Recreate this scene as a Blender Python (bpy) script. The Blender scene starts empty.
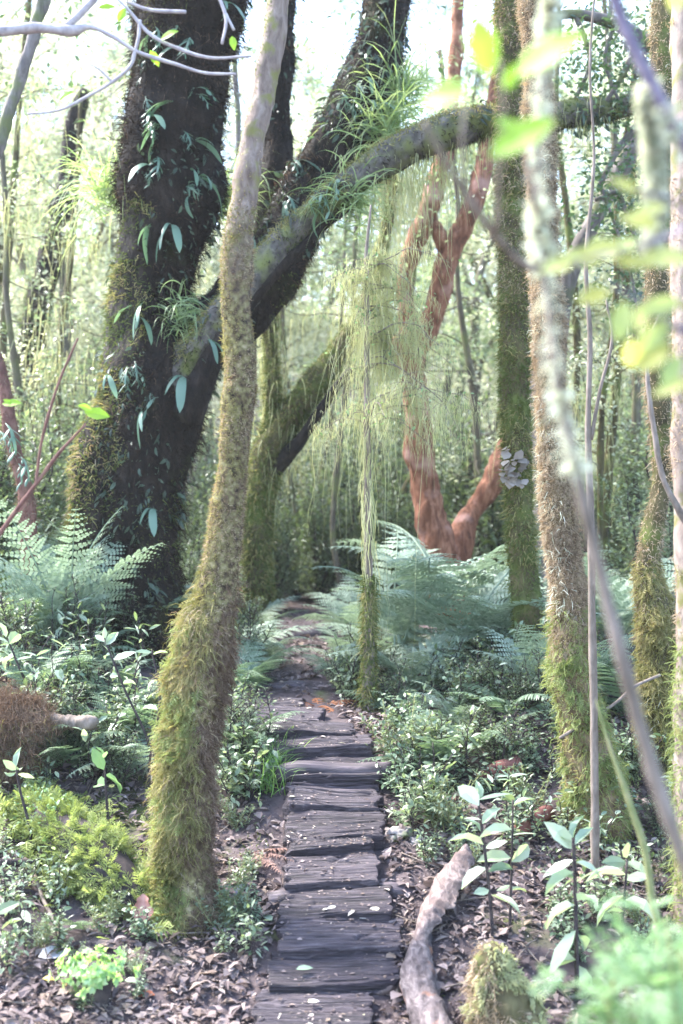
import bpy, math, random
import numpy as np

SC = bpy.context.scene
COL = SC.collection
R = math.radians
rng = np.random.default_rng(7)
random.seed(7)
F = 1200.0            # focal length in pixels of the 683x1024 frame
ZC = 1.95             # camera height
CX, CY = 341.5, 512.0


def at(px, py, d):
    return np.array([(px - CX) / F * d, d, ZC - (py - CY) / F * d])


def px_of(p):
    return CX + p[0] / p[1] * F, CY - (p[2] - ZC) / p[1] * F


# ------------------------------------------------------------------ noise
LAT = np.random.default_rng(3).random((32, 32, 32))


def vn(p):
    i = np.floor(p).astype(int)
    f = p - i
    f = f * f * (3 - 2 * f)
    i &= 31
    j = (i + 1) & 31
    a, b, c = f[:, 0], f[:, 1], f[:, 2]
    L = LAT
    x0, y0, z0, x1, y1, z1 = i[:, 0], i[:, 1], i[:, 2], j[:, 0], j[:, 1], j[:, 2]
    v = ((L[x0, y0, z0] * (1 - a) + L[x1, y0, z0] * a) * (1 - b) + (L[x0, y1, z0] * (1 - a) + L[x1, y1, z0] * a) * b) * (1 - c) \
        + ((L[x0, y0, z1] * (1 - a) + L[x1, y0, z1] * a) * (1 - b) + (L[x0, y1, z1] * (1 - a) + L[x1, y1, z1] * a) * b) * c
    return v * 2 - 1


def fbm(p, o=3, fr=1.0):
    p = np.asarray(p, float)
    s = 0
    a = 1.0
    for k in range(o):
        s = s + a * vn(p * fr + 11.3 * k)
        fr *= 2.1
        a *= 0.5
    return s


def nrm(v):
    v = np.asarray(v, float)
    return v / np.maximum(np.linalg.norm(v, axis=-1, keepdims=True), 1e-9)


# ------------------------------------------------------------------ mesh builder
class MB:
    def __init__(s):
        s.V = []
        s.Fq = []
        s.Ft = []
        s.n = 0

    def add(s, v, q=None, t=None):
        v = np.asarray(v, float).reshape(-1, 3)
        if q is not None and len(q):
            s.Fq.append(np.asarray(q, int).reshape(-1, 4) + s.n)
        if t is not None and len(t):
            s.Ft.append(np.asarray(t, int).reshape(-1, 3) + s.n)
        s.V.append(v)
        s.n += len(v)
        return s

    def mesh(s, name, mat, origin=(0, 0, 0), smooth=True):
        me = bpy.data.meshes.new(name)
        V = np.concatenate(s.V) - np.asarray(origin, float)
        q = np.concatenate(s.Fq) if s.Fq else np.zeros((0, 4), int)
        t = np.concatenate(s.Ft) if s.Ft else np.zeros((0, 3), int)
        me.vertices.add(len(V))
        me.vertices.foreach_set('co', V.astype(np.float32).ravel())
        loops = np.concatenate([q.ravel(), t.ravel()])
        me.loops.add(len(loops))
        me.loops.foreach_set('vertex_index', loops.astype(np.int32))
        starts = np.concatenate([np.arange(len(q)) * 4, len(q) * 4 + np.arange(len(t)) * 3])
        me.polygons.add(len(starts))
        me.polygons.foreach_set('loop_start', starts.astype(np.int32))
        me.polygons.foreach_set('use_smooth', np.full(len(starts), smooth))
        me.update(calc_edges=True)
        me.validate()
        me.materials.append(mat)
        return me

    def build(s, name, mat, parent=None, origin=(0, 0, 0), smooth=True):
        o = bpy.data.objects.new(name, s.mesh(name, mat, origin, smooth))
        COL.objects.link(o)
        if parent is not None:
            o.parent = parent
        else:
            o.location = origin
        return o


def tag(o, label=None, cat=None, group=None, kind=None):
    if label:
        o['label'] = label
    if cat:
        o['category'] = cat
    if group:
        o['group'] = group
    if kind:
        o['kind'] = kind
    return o


def empty(name, loc, label, cat, group=None, rz=0.0):
    o = bpy.data.objects.new(name, None)
    COL.objects.link(o)
    o.location = loc
    o.rotation_euler = (0, 0, rz)
    o.empty_display_size = 0.1
    return tag(o, label, cat, group)


def child(name, me, parent, loc=(0, 0, 0), rot=(0, 0, 0), sc=1.0):
    o = bpy.data.objects.new(name, me)
    COL.objects.link(o)
    o.parent = parent
    o.location = loc
    o.rotation_euler = rot
    o.scale = (sc, sc, sc) if np.isscalar(sc) else sc
    return o


# ------------------------------------------------------------------ materials
def newmat(name):
    m = bpy.data.materials.new(name)
    m.use_nodes = True
    nt = m.node_tree
    nt.nodes.clear()
    return m, nt.nodes, nt.links, nt.nodes.new('ShaderNodeOutputMaterial')


def ramp(N, cols):
    r = N.new('ShaderNodeValToRGB')
    els = r.color_ramp.elements
    while len(els) < len(cols):
        els.new(0.5)
    for e, (p, c) in zip(els, cols):
        e.position = p
        e.color = (*c, 1)
    return r


def even(cols):
    n = len(cols)
    return [(i / (n - 1), c) for i, c in enumerate(cols)]


def leafmat(name, cols, trans=0.35, rough=0.45, spec=0.4, patch=0.0, tcol=None, tboost=1.4):
    """leaf tint varies leaf by leaf; light passes through"""
    m, N, L, out = newmat(name)
    g = N.new('ShaderNodeNewGeometry')
    r = ramp(N, even(cols))
    if patch:
        tc = N.new('ShaderNodeTexCoord')
        nz = N.new('ShaderNodeTexNoise')
        nz.inputs['Scale'].default_value = patch
        nz.inputs['Detail'].default_value = 2
        L.new(tc.outputs['Object'], nz.inputs['Vector'])
        mr = N.new('ShaderNodeMapRange')
        mr.inputs['From Min'].default_value = 0.3
        mr.inputs['From Max'].default_value = 0.7
        L.new(nz.outputs['Fac'], mr.inputs['Value'])
        mx = N.new('ShaderNodeMix')
        mx.inputs[0].default_value = 0.5
        L.new(g.outputs['Random Per Island'], mx.inputs[2])
        L.new(mr.outputs[0], mx.inputs[3])
        L.new(mx.outputs[0], r.inputs['Fac'])
    else:
        L.new(g.outputs['Random Per Island'], r.inputs['Fac'])
    p = N.new('ShaderNodeBsdfPrincipled')
    p.inputs['Roughness'].default_value = rough
    p.inputs['Specular IOR Level'].default_value = spec
    L.new(r.outputs['Color'], p.inputs['Base Color'])
    t = N.new('ShaderNodeBsdfTranslucent')
    mu = N.new('ShaderNodeMix')
    mu.data_type = 'RGBA'
    mu.blend_type = 'MULTIPLY'
    mu.inputs[0].default_value = 1
    L.new(r.outputs['Color'], mu.inputs[6])
    tc_ = tcol or (1.25, 1.3, 0.7)
    mu.inputs[7].default_value = (tc_[0] * tboost, tc_[1] * tboost, tc_[2] * tboost, 1)
    L.new(mu.outputs[2], t.inputs['Color'])
    ms = N.new('ShaderNodeMixShader')
    ms.inputs[0].default_value = trans
    L.new(p.outputs[0], ms.inputs[1])
    L.new(t.outputs[0], ms.inputs[2])
    L.new(ms.outputs[0], out.inputs[0])
    return m


def barkmat(name, cols, scale=(6, 6, 6), detail=6, rough=0.85, bump=0.6, dist=0.02, spec=0.2, blotch=None, bscale=3.0, bth=(0.5, 0.62), growth=None):
    m, N, L, out = newmat(name)
    tc = N.new('ShaderNodeTexCoord')
    mp = N.new('ShaderNodeMapping')
    mp.inputs['Scale'].default_value = scale
    L.new(tc.outputs['Object'], mp.inputs['Vector'])
    nz = N.new('ShaderNodeTexNoise')
    nz.inputs['Scale'].default_value = 1.0
    nz.inputs['Detail'].default_value = detail
    nz.inputs['Roughness'].default_value = 0.65
    nz.inputs['Distortion'].default_value = 0.4
    L.new(mp.outputs[0], nz.inputs['Vector'])
    mr = N.new('ShaderNodeMapRange')
    mr.inputs['From Min'].default_value = 0.3
    mr.inputs['From Max'].default_value = 0.7
    L.new(nz.outputs['Fac'], mr.inputs['Value'])
    r = ramp(N, even(cols))
    L.new(mr.outputs[0], r.inputs['Fac'])
    col = r.outputs['Color']
    if blotch:
        n2 = N.new('ShaderNodeTexNoise')
        n2.inputs['Scale'].default_value = bscale
        n2.inputs['Detail'].default_value = 5
        L.new(tc.outputs['Object'], n2.inputs['Vector'])
        m2 = N.new('ShaderNodeMapRange')
        m2.inputs['From Min'].default_value = bth[0]
        m2.inputs['From Max'].default_value = bth[1]
        L.new(n2.outputs['Fac'], m2.inputs['Value'])
        mx = N.new('ShaderNodeMix')
        mx.data_type = 'RGBA'
        L.new(m2.outputs[0], mx.inputs[0])
        L.new(col, mx.inputs[6])
        mx.inputs[7].default_value = (*blotch, 1)
        col = mx.outputs[2]
    if growth:
        # moss growing up from the foot: ragged upper edge set by noise
        zlo, zhi, gcols = growth
        sx = N.new('ShaderNodeSeparateXYZ')
        L.new(tc.outputs['Object'], sx.inputs[0])
        n3 = N.new('ShaderNodeTexNoise')
        n3.inputs['Scale'].default_value = 9
        n3.inputs['Detail'].default_value = 8
        n3.inputs['Roughness'].default_value = .7
        L.new(tc.outputs['Object'], n3.inputs['Vector'])
        ma = N.new('ShaderNodeMath')
        ma.operation = 'MULTIPLY_ADD'
        ma.inputs[1].default_value = (zhi - zlo) * 1.6
        L.new(n3.outputs['Fac'], ma.inputs[0])
        L.new(sx.outputs['Z'], ma.inputs[2])
        m3 = N.new('ShaderNodeMapRange')
        m3.inputs['From Min'].default_value = zhi + (zhi - zlo) * .8
        m3.inputs['From Max'].default_value = zlo + (zhi - zlo) * .8
        L.new(ma.outputs[0], m3.inputs['Value'])
        n4 = N.new('ShaderNodeTexNoise')
        n4.inputs['Scale'].default_value = 38
        n4.inputs['Detail'].default_value = 6
        L.new(tc.outputs['Object'], n4.inputs['Vector'])
        r4 = ramp(N, [(.3 + .4 * i / (len(gcols) - 1), c) for i, c in enumerate(gcols)])
        L.new(n4.outputs['Fac'], r4.inputs['Fac'])
        mg = N.new('ShaderNodeMix')
        mg.data_type = 'RGBA'
        L.new(m3.outputs[0], mg.inputs[0])
        L.new(col, mg.inputs[6])
        L.new(r4.outputs['Color'], mg.inputs[7])
        col = mg.outputs[2]
    p = N.new('ShaderNodeBsdfPrincipled')
    p.inputs['Roughness'].default_value = rough
    p.inputs['Specular IOR Level'].default_value = spec
    L.new(col, p.inputs['Base Color'])
    b = N.new('ShaderNodeBump')
    b.inputs['Strength'].default_value = bump
    b.inputs['Distance'].default_value = dist
    L.new(nz.outputs['Fac'], b.inputs['Height'])
    L.new(b.outputs[0], p.inputs['Normal'])
    L.new(p.outputs[0], out.inputs[0])
    return m


M = {}
# leaves
M['fern_pale'] = leafmat('pale_fern', [(.17, .225, .155), (.245, .305, .225), (.32, .38, .29)], .28, .55, .3, tcol=(1.1, 1.2, .95), tboost=1.2)
M['fern_dark'] = leafmat('dark_fern', [(.05, .09, .045), (.09, .14, .08), (.15, .20, .125)], .3, .38, .5, tcol=(1.1, 1.25, .85))
M['fern_mid'] = leafmat('mid_fern', [(.09, .14, .08), (.15, .205, .125), (.24, .295, .20)], .3, .4, .5, tcol=(1.1, 1.25, .9), tboost=1.2)
M['fern_dead'] = leafmat('dead_fern', [(.20, .11, .09), (.27, .17, .14), (.33, .21, .17)], .2, .8, .2, tcol=(1.2, .9, .7))
M['fern_rust'] = leafmat('rust_fern', [(.22, .08, .035), (.33, .13, .06), (.4, .2, .1)], .2, .8, .2, tcol=(1.2, .9, .7))
M['leaf_seed'] = leafmat('seedling_leaf', [(.07, .105, .055), (.145, .19, .11), (.25, .30, .20), (.40, .44, .34)], .3, .33, .55)
M['leaf_glossy'] = leafmat('glossy_leaf', [(.13, .19, .14), (.24, .31, .23), (.40, .45, .35)], .35, .3, .6)
M['leaf_under'] = leafmat('understory_leaf', [(.045, .07, .035), (.085, .12, .065), (.16, .20, .12), (.27, .31, .21)], .35, .4, .5, patch=1.5)
M['leaf_mid'] = leafmat('midwood_leaf', [(.06, .09, .055), (.12, .16, .10), (.22, .27, .18), (.35, .39, .29)], .4, .38, .5, patch=.8, tcol=(1.15, 1.2, .75))
M['leaf_far'] = leafmat('haze_paled_leaf', [(.09, .10, .07), (.26, .285, .20), (.47, .48, .39), (.64, .63, .55)], .45, .4, .5, patch=.5, tcol=(1.12, 1.12, .85))  # paled so the leaf colour itself stands in for distant haze and glare
M['leaf_dark'] = leafmat('dark_crown_leaf', [(.03, .06, .035), (.05, .09, .05), (.09, .14, .08)], .3, .4, .5, patch=1.0)
M['leaf_climb'] = leafmat('climbing_fern_leaf', [(.012, .018, .012), (.03, .05, .03), (.06, .09, .06), (.12, .17, .12)], .25, .4, .5, patch=2)
M['leaf_lime'] = leafmat('lime_leaf', [(.21, .34, .045), (.27, .40, .07)], .55, .5, .3, tcol=(1.05, 1.2, .5), tboost=1.1)
M['leaf_yellow'] = leafmat('yellow_leaf', [(.32, .32, .10), (.40, .41, .17), (.29, .36, .15)], .5, .5, .3, tcol=(1.1, 1.1, .6), tboost=1.2)
M['leaf_soft'] = leafmat('soft_green_leaf', [(.11, .19, .08), (.17, .27, .13), (.26, .36, .21)], .4, .45, .35, tcol=(1.1, 1.2, .75), tboost=1.1)
M['strap'] = leafmat('strap_fern_leaf', [(.05, .10, .06), (.10, .175, .12), (.19, .27, .21)], .3, .35, .5)
M['grass'] = leafmat('grass_blade', [(.12, .24, .06), (.2, .34, .11), (.3, .4, .18)], .45, .4, .4)
M['tussock'] = leafmat('hanging_grass_blade', [(.16, .23, .11), (.26, .33, .18), (.36, .41, .25)], .45, .45, .3)
M['rosette'] = leafmat('rosette_leaf', [(.2, .34, .12), (.3, .42, .2), (.42, .52, .3)], .35, .45, .35)
# moss and lichen
M['moss_gold'] = leafmat('golden_moss', [(.10, .10, .032), (.20, .19, .07), (.33, .30, .14), (.2, .13, .07)], .3, .8, .1, patch=5, tcol=(1.15, 1.1, .75), tboost=1.2)
M['moss_green'] = leafmat('green_moss', [(.05, .068, .02), (.10, .125, .04), (.19, .21, .085)], .3, .8, .1, patch=4, tcol=(1.1, 1.15, .7), tboost=1.2)
M['moss_tan'] = leafmat('tan_moss', [(.15, .105, .06), (.26, .20, .13), (.41, .33, .24), (.22, .20, .09)], .25, .85, .1, patch=4, tcol=(1.2, 1.05, .8))
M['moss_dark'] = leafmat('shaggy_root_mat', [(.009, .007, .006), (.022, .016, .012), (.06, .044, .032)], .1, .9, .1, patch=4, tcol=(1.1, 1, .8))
M['moss_bright'] = leafmat('feathery_moss', [(.13, .17, .05), (.23, .27, .10), (.38, .40, .19)], .35, .7, .15, patch=6, tcol=(1.1, 1.15, .7), tboost=1.2)
M['moss_brown'] = leafmat('brown_dead_moss', [(.06, .04, .028), (.13, .09, .064), (.25, .185, .135)], .2, .9, .1, patch=5, tcol=(1.2, 1, .8))
M['lichen'] = leafmat('beard_lichen', [(.27, .285, .14), (.37, .38, .21), (.49, .48, .31)], .4, .8, .1, patch=3, tcol=(1.15, 1.1, .8))
M['lichen_pale'] = leafmat('pale_lichen', [(.46, .48, .36), (.56, .57, .45), (.66, .65, .55)], .35, .8, .1, tcol=(1.05, 1.05, .9), tboost=1)
# bark and wood
M['bark_dark'] = barkmat('dark_bark', [(.008, .006, .0055), (.02, .015, .012), (.05, .038, .03)], (16, 16, 6), bump=1.0, dist=.05, blotch=(.04, .045, .016), bscale=2.2, bth=(.58, .7))
M['bark_mossy'] = barkmat('mossy_bark', [(.03, .024, .014), (.08, .065, .03), (.13, .11, .05)], (12, 12, 5), blotch=(.10, .12, .03), bscale=5)
M['bark_pink'] = barkmat('smooth_pinkish_bark', [(.17, .125, .10), (.26, .20, .165), (.34, .27, .22)], (30, 30, 10), bump=.3, dist=.006, blotch=(.16, .15, .055), bscale=14, bth=(.5, .64))
M['bark_red'] = barkmat('red_peeling_bark', [(.05, .022, .015), (.21, .088, .05), (.42, .21, .13)], (22, 22, 5), bump=1.0, dist=.03, blotch=(.42, .24, .19), bscale=4, bth=(.56, .7))
M['bark_grey'] = barkmat('grey_bark', [(.07, .06, .06), (.14, .12, .11), (.24, .21, .2)], (16, 16, 5), blotch=(.12, .13, .06), bscale=5)
M['bark_far'] = barkmat('distant_bark', [(.05, .042, .03), (.10, .085, .06), (.17, .15, .1)], (8, 8, 3), blotch=(.12, .13, .05), bscale=3)
M['twig_pale'] = barkmat('pale_twig_bark', [(.22, .19, .20), (.36, .32, .33), (.5, .46, .45)], (20, 20, 20), bump=.3, dist=.004)
M['twig_red'] = barkmat('red_brown_twig', [(.08, .035, .03), (.15, .075, .06), (.22, .12, .09)], (25, 25, 12), bump=.3, dist=.004)
M['twig_brown'] = barkmat('brown_twig', [(.09, .07, .055), (.17, .135, .11), (.26, .21, .18)], (25, 25, 10), bump=.4, dist=.004)
M['stem_dark'] = barkmat('dark_stem', [(.02, .016, .02), (.045, .035, .035), (.09, .07, .06)], (20, 20, 20), bump=.2, dist=.003)
M['stem_green'] = barkmat('green_stem', [(.12, .14, .05), (.2, .21, .09), (.28, .25, .13)], (20, 20, 20), bump=.2, dist=.003)
M['sleeper'] = barkmat('weathered_sleeper_wood', [(.005, .0035, .004), (.022, .0155, .019), (.06, .045, .053), (.15, .122, .138)], (5, 130, 90), detail=8, rough=.6, bump=1.0, dist=.02, spec=.4, blotch=(.035, .025, .036), bscale=6, bth=(.5, .72))
M['sleeper_pale'] = barkmat('dusty_sleeper_wood', [(.008, .006, .007), (.036, .026, .032), (.09, .07, .08), (.19, .156, .17)], (5, 130, 90), detail=8, rough=.62, bump=1.0, dist=.02, spec=.4, blotch=(.06, .044, .054), bscale=7, bth=(.5, .72))
M['logwood'] = barkmat('wet_log_wood', [(.02, .015, .018), (.06, .045, .05), (.12, .09, .1)], (4, 40, 40), rough=.6, bump=.8, dist=.01, spec=.4)
M['rotwood'] = barkmat('rotten_wood', [(.03, .022, .024), (.15, .11, .10), (.34, .26, .23)], (34, 9, 34), bump=.8, dist=.012, blotch=(.12, .085, .075), bscale=11, bth=(.5, .62))
M['redwood'] = barkmat('red_rotten_wood', [(.09, .035, .03), (.2, .085, .07), (.3, .15, .12)], (12, 12, 12), bump=.8, dist=.01)
M['stone'] = barkmat('pale_stone', [(.12, .105, .1), (.25, .22, .21), (.40, .37, .35)], (12, 12, 12), bump=.4, dist=.01, blotch=(.16, .17, .08), bscale=9)
M['soil'] = barkmat('forest_soil', [(.03, .022, .023), (.075, .057, .058), (.13, .10, .10)], (9, 9, 9), detail=10, rough=.9, bump=1.0, dist=.02, blotch=(.07, .08, .03), bscale=2.5, bth=(.58, .7))
M['litter'] = leafmat('leaf_litter', [(.045, .034, .036), (.08, .06, .06), (.12, .09, .09), (.16, .125, .12), (.10, .07, .055), (.19, .15, .145), (.13, .10, .095), (.24, .19, .18), (.19, .14, .105), (.34, .28, .26)], .1, .7, .2, tcol=(1.1, 1, .9))
M['pale_leaf'] = leafmat('bleached_leaf', [(.6, .56, .55), (.7, .66, .64)], .2, .5, .3, tcol=(1, 1, 1), tboost=1)
M['fallen_yellow'] = leafmat('fallen_yellow_leaf', [(.5, .38, .06), (.55, .45, .14)], .2, .5, .3)
M['fallen_red'] = leafmat('fallen_red_leaf', [(.35, .1, .05), (.4, .15, .08)], .2, .5, .3, tcol=(1.2, .8, .6))
M['fallen_green'] = leafmat('fallen_green_leaf', [(.2, .27, .18), (.3, .36, .26)], .2, .4, .4)
M['tread_leaf'] = leafmat('dry_leaf_scraps', [(.2, .16, .15), (.4, .34, .3), (.55, .5, .42), (.5, .45, .25)], .15, .6, .3, tcol=(1, 1, .9), tboost=1)
M['fungus'] = leafmat('pale_bracket_lichen', [(.2, .17, .14), (.36, .31, .27)], .2, .7, .2, tcol=(1, 1, 1), tboost=1)

# ------------------------------------------------------------------ terrain
TY = np.array([-6, 4.0, 4.45, 6.4, 7.3, 9.5, 12, 16, 22, 40, 70, 130.])
TZ = np.array([0.0, .02, .05, .73, .87, .94, .97, 1.15, 1.6, 5.2, 12, 22.])
PYD = np.array([0, 4.45, 5.1, 5.6, 6.15, 6.8, 7.1, 7.4, 9.5, 12, 20, 60])
PXD = np.array([-.1, -.09, -.03, -.045, -.03, -.19, -.33, -.29, -.34, -.3, -.2, 0])


def sstep(a, b, x):
    t = np.clip((x - a) / (b - a), 0, 1)
    return t * t * (3 - 2 * t)


def gbase(y):
    return np.interp(y, TY, TZ)


def gz(x, y, fine=True):
    x = np.atleast_1d(np.asarray(x, float))
    y = np.atleast_1d(np.asarray(y, float))
    x, y = np.broadcast_arrays(x, y)
    pc = np.interp(y, PYD, PXD)
    dx = x - pc
    z = gbase(y)
    z = z + sstep(.45, 2.4, -dx) * (.10 + .42 * sstep(5.0, 8.0, y))
    z = z + sstep(.5, 3.0, dx) * (.02 + .22 * sstep(5.5, 9, y))
    p = np.stack([x, y, np.zeros_like(x)], -1)
    off = sstep(.2, .6, np.abs(dx))
    z = z + (fbm(p, 3, .7) * .07 * np.clip(y / 6, 0, 3) + fbm(p, 3, 4.0) * .022) * (.25 + .75 * off)
    z = z + .05 * sstep(20, 60, y) * fbm(p, 2, .15) * 30
    return z


def g1(x, y):
    return float(gz(x, y)[0])


def ground_at(px, py, lo=2.0, hi=40.0):
    """first point of the terrain along the viewing direction"""
    d = np.linspace(lo, hi, 4000)
    p = np.stack([(px - CX) / F * d, d, ZC - (py - CY) / F * d], 1)
    k = np.argmax(p[:, 2] <= gz(p[:, 0], p[:, 1]))
    return p[k]


def make_ground():
    ys = np.concatenate([np.arange(-6, 3.5, .5), np.arange(3.5, 9, .035), np.arange(9, 14, .09), np.arange(14, 30, .5), np.arange(30, 131, 4)])
    xs = np.concatenate([np.arange(-70, -6, 3.), np.arange(-6, -2.4, .15), np.arange(-2.4, 2.4, .035), np.arange(2.4, 6, .15), np.arange(6, 71, 3.)])
    X, Y = np.meshgrid(xs, ys)
    Z = gz(X.ravel(), Y.ravel())
    P3 = np.stack([X.ravel(), Y.ravel(), np.zeros(X.size)], 1)
    near = (Y.ravel() < 12) & (np.abs(X.ravel()) < 4)
    Z = Z + np.where(near, fbm(P3, 3, 14.0) * .012, 0)
    V = np.stack([X.ravel(), Y.ravel(), Z], 1)
    n, m = len(ys), len(xs)
    i = np.arange(n - 1)[:, None] * m + np.arange(m - 1)[None]
    q = np.stack([i, i + 1, i + m + 1, i + m], -1).reshape(-1, 4)
    o = MB().add(V, q).build('ground', M['soil'])
    tag(o, 'dark leaf strewn forest floor under the plants', None, None, 'structure')


make_ground()


# ------------------------------------------------------------------ tubes, strands, leaves
def catmull(P, step):
    P = np.asarray(P, float)
    n = len(P)
    if n == 2:
        L = np.linalg.norm(P[1, :3] - P[0, :3])
        k = max(2, int(L / step) + 1)
        t = np.linspace(0, 1, k)[:, None]
        return P[0] * (1 - t) + P[1] * t
    E = np.vstack([2 * P[0] - P[1], P, 2 * P[-1] - P[-2]])
    out = []
    for i in range(1, n):
        p0, p1, p2, p3 = E[i - 1], E[i], E[i + 1], E[i + 2]
        k = max(2, int(np.linalg.norm(p2[:3] - p1[:3]) / step))
        t = (np.arange(k) / k)[:, None]
        out.append(.5 * (2 * p1 + (p2 - p0) * t + (2 * p0 - 5 * p1 + 4 * p2 - p3) * t ** 2 + (3 * p1 - p0 - 3 * p2 + p3) * t ** 3))
    out.append(P[-1:])
    return np.vstack(out)


class Tube:
    """path rows: x y z r"""

    def __init__(s, path, seg=20, step=.03, amp=.12, freq=6.0, amp2=.05, lump=0.0):
        Q = catmull(path, step)
        C, r = Q[:, :3], np.maximum(Q[:, 3], .0008)
        T = nrm(np.gradient(C, axis=0))
        u = nrm(np.cross(T[0], [0.3, 1, .12]))
        U = [u]
        for k in range(1, len(C)):
            u = nrm(u - T[k] * np.dot(u, T[k]))
            U.append(u)
        U = np.array(U)
        W = np.cross(T, U)
        a = np.linspace(0, 2 * math.pi, seg, endpoint=False)
        D = U[:, None] * np.cos(a)[None, :, None] + W[:, None] * np.sin(a)[None, :, None]
        P = C[:, None] + D * r[:, None, None]
        n1 = fbm(P.reshape(-1, 3) + 3.7, 3, freq).reshape(P.shape[:2])
        n2 = fbm(P.reshape(-1, 3) + 9.1, 2, freq * 5).reshape(P.shape[:2])
        rr = r[:, None] * (1 + amp * n1 + amp2 * n2)
        if lump:
            rr = rr + lump * np.clip(fbm(P.reshape(-1, 3) + 5.5, 2, freq * .8).reshape(P.shape[:2]), 0, 1)
        s.P = C[:, None] + D * rr[..., None]
        s.D, s.T, s.C, s.r, s.seg = D, T, C, r, seg

    def add(s, mb):
        n, m = s.P.shape[:2]
        i = np.arange(n - 1)[:, None] * m + np.arange(m)[None]
        j = np.arange(n - 1)[:, None] * m + (np.arange(m)[None] + 1) % m
        q = np.stack([i, j, j + m, i + m], -1).reshape(-1, 4)
        V = np.vstack([s.P.reshape(-1, 3), s.C[:1], s.C[-1:]])
        k = np.arange(m)
        t0 = np.stack([np.full(m, n * m), (k + 1) % m, k], 1)
        t1 = np.stack([np.full(m, n * m + 1), (n - 1) * m + k, (n - 1) * m + (k + 1) % m], 1)
        mb.add(V, q, np.vstack([t0, t1]))
        return s

    def sample(s, k, rg, keep=None):
        n, m = s.P.shape[:2]
        w = s.r[:-1] + 1e-4
        i = rg.choice(n - 1, k, p=w / w.sum())
        j = rg.integers(0, m, k)
        a, b = rg.random((k, 1)), rg.random((k, 1))
        j2 = (j + 1) % m
        P = (s.P[i, j] * (1 - a) + s.P[i + 1, j] * a) * (1 - b) + (s.P[i, j2] * (1 - a) + s.P[i + 1, j2] * a) * b
        D = nrm(s.D[i, j] * (1 - b) + s.D[i, j2] * b)
        if keep is not None:
            f = keep(P, D)
            P, D = P[f], D[f]
        return P, D


def strands(mb, P, D, L, W, droop, rg, seg=3, spread=.6, gravity=(0, 0, -1), jit=.25):
    k = len(P)
    if not k:
        return
    L = np.broadcast_to(L, (k,))[:, None]
    W = np.broadcast_to(W, (k,))[:, None]
    d = nrm(D + spread * rg.normal(size=(k, 3)) * .6)
    g = np.asarray(gravity, float)
    side = nrm(np.cross(d, rg.normal(size=(k, 3))))
    rows = []
    pos = P - d * L * .05
    for j in range(seg + 1):
        w = W * .5 * max(.12, (1 - (j / seg)) ** .6)
        rows.append(np.stack([pos - side * w, pos + side * w], 1))
        d = nrm(d + g * droop * (j + 1) / seg + rg.normal(size=(k, 3)) * jit)
        pos = pos + d * L / seg
    V = np.stack(rows, 1)                                    # k, seg+1, 2, 3
    b = np.arange(k)[:, None] * (seg + 1) * 2 + np.arange(seg)[None] * 2
    q = np.stack([b, b + 1, b + 3, b + 2], -1).reshape(-1, 4)
    mb.add(V.reshape(-1, 3), q)


def basis(d, up):
    d = nrm(d)
    x = nrm(np.cross(d, up))
    z = np.cross(x, d)
    return np.stack([x, d, z], -1)


# leaf templates: x across, y along, z normal; unit length
LEAF6_V = np.array([[0, 0, 0], [-.15, .22, .04], [0, .28, -.01], [.15, .22, .04], [-.2, .55, .03], [0, .6, -.02], [.2, .55, .03], [-.1, .83, -.02], [.1, .83, -.02], [0, 1, -.1]])
LEAF6_Q = [[1, 2, 5, 4], [2, 3, 6, 5], [4, 5, 9, 7], [5, 6, 8, 9]]
LEAF6_T = [[0, 2, 1], [0, 3, 2]]
LEAF1_V = np.array([[0, 0, 0], [.24, .45, .05], [0, 1, -.08], [-.24, .45, .05]])
LEAF1_Q = [[0, 1, 2, 3]]
LEAF2_V = np.array([[0, 0, 0], [.22, .3, .05], [.2, .66, .03], [0, 1, -.1], [-.2, .66, .03], [-.22, .3, .05]])
LEAF2_Q = [[0, 1, 2, 5], [5, 2, 3, 4]]


def put(mb, tv, tq, tt, P, B, S, wide=None):
    """template at each P with basis B (k,3,3) and size S"""
    k = len(P)
    S = np.broadcast_to(S, (k,))
    t = np.broadcast_to(tv, (k,) + tv.shape).copy()
    if wide is not None:
        t[..., 0] *= np.broadcast_to(wide, (k,))[:, None]
    V = P[:, None] + np.einsum('kij,knj->kni', B, t) * S[:, None, None]
    off = np.arange(k)[:, None, None] * len(tv)
    q = (np.asarray(tq)[None] + off).reshape(-1, 4) if tq is not None else None
    tr = (np.asarray(tt)[None] + off).reshape(-1, 3) if tt is not None else None
    mb.add(V.reshape(-1, 3), q, tr)


def leafcloud(mb, P, S, rg, kind=1, flat=.7, wide=1.0, out=None):
    k = len(P)
    d = rg.normal(size=(k, 3)) * np.array([1, 1, .6]) + np.array([0, 0, -.15])
    if out is not None:
        d = d + out
    up = rg.normal(size=(k, 3)) * (1 - flat) + np.array([0, 0, 1.0])
    B = basis(d, up)
    if kind == 1:
        put(mb, LEAF1_V, LEAF1_Q, None, P, B, S, wide)
    elif kind == 2:
        put(mb, LEAF2_V, LEAF2_Q, None, P, B, S, wide)
    else:
        put(mb, LEAF6_V, LEAF6_Q, LEAF6_T, P, B, S, wide)


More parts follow.
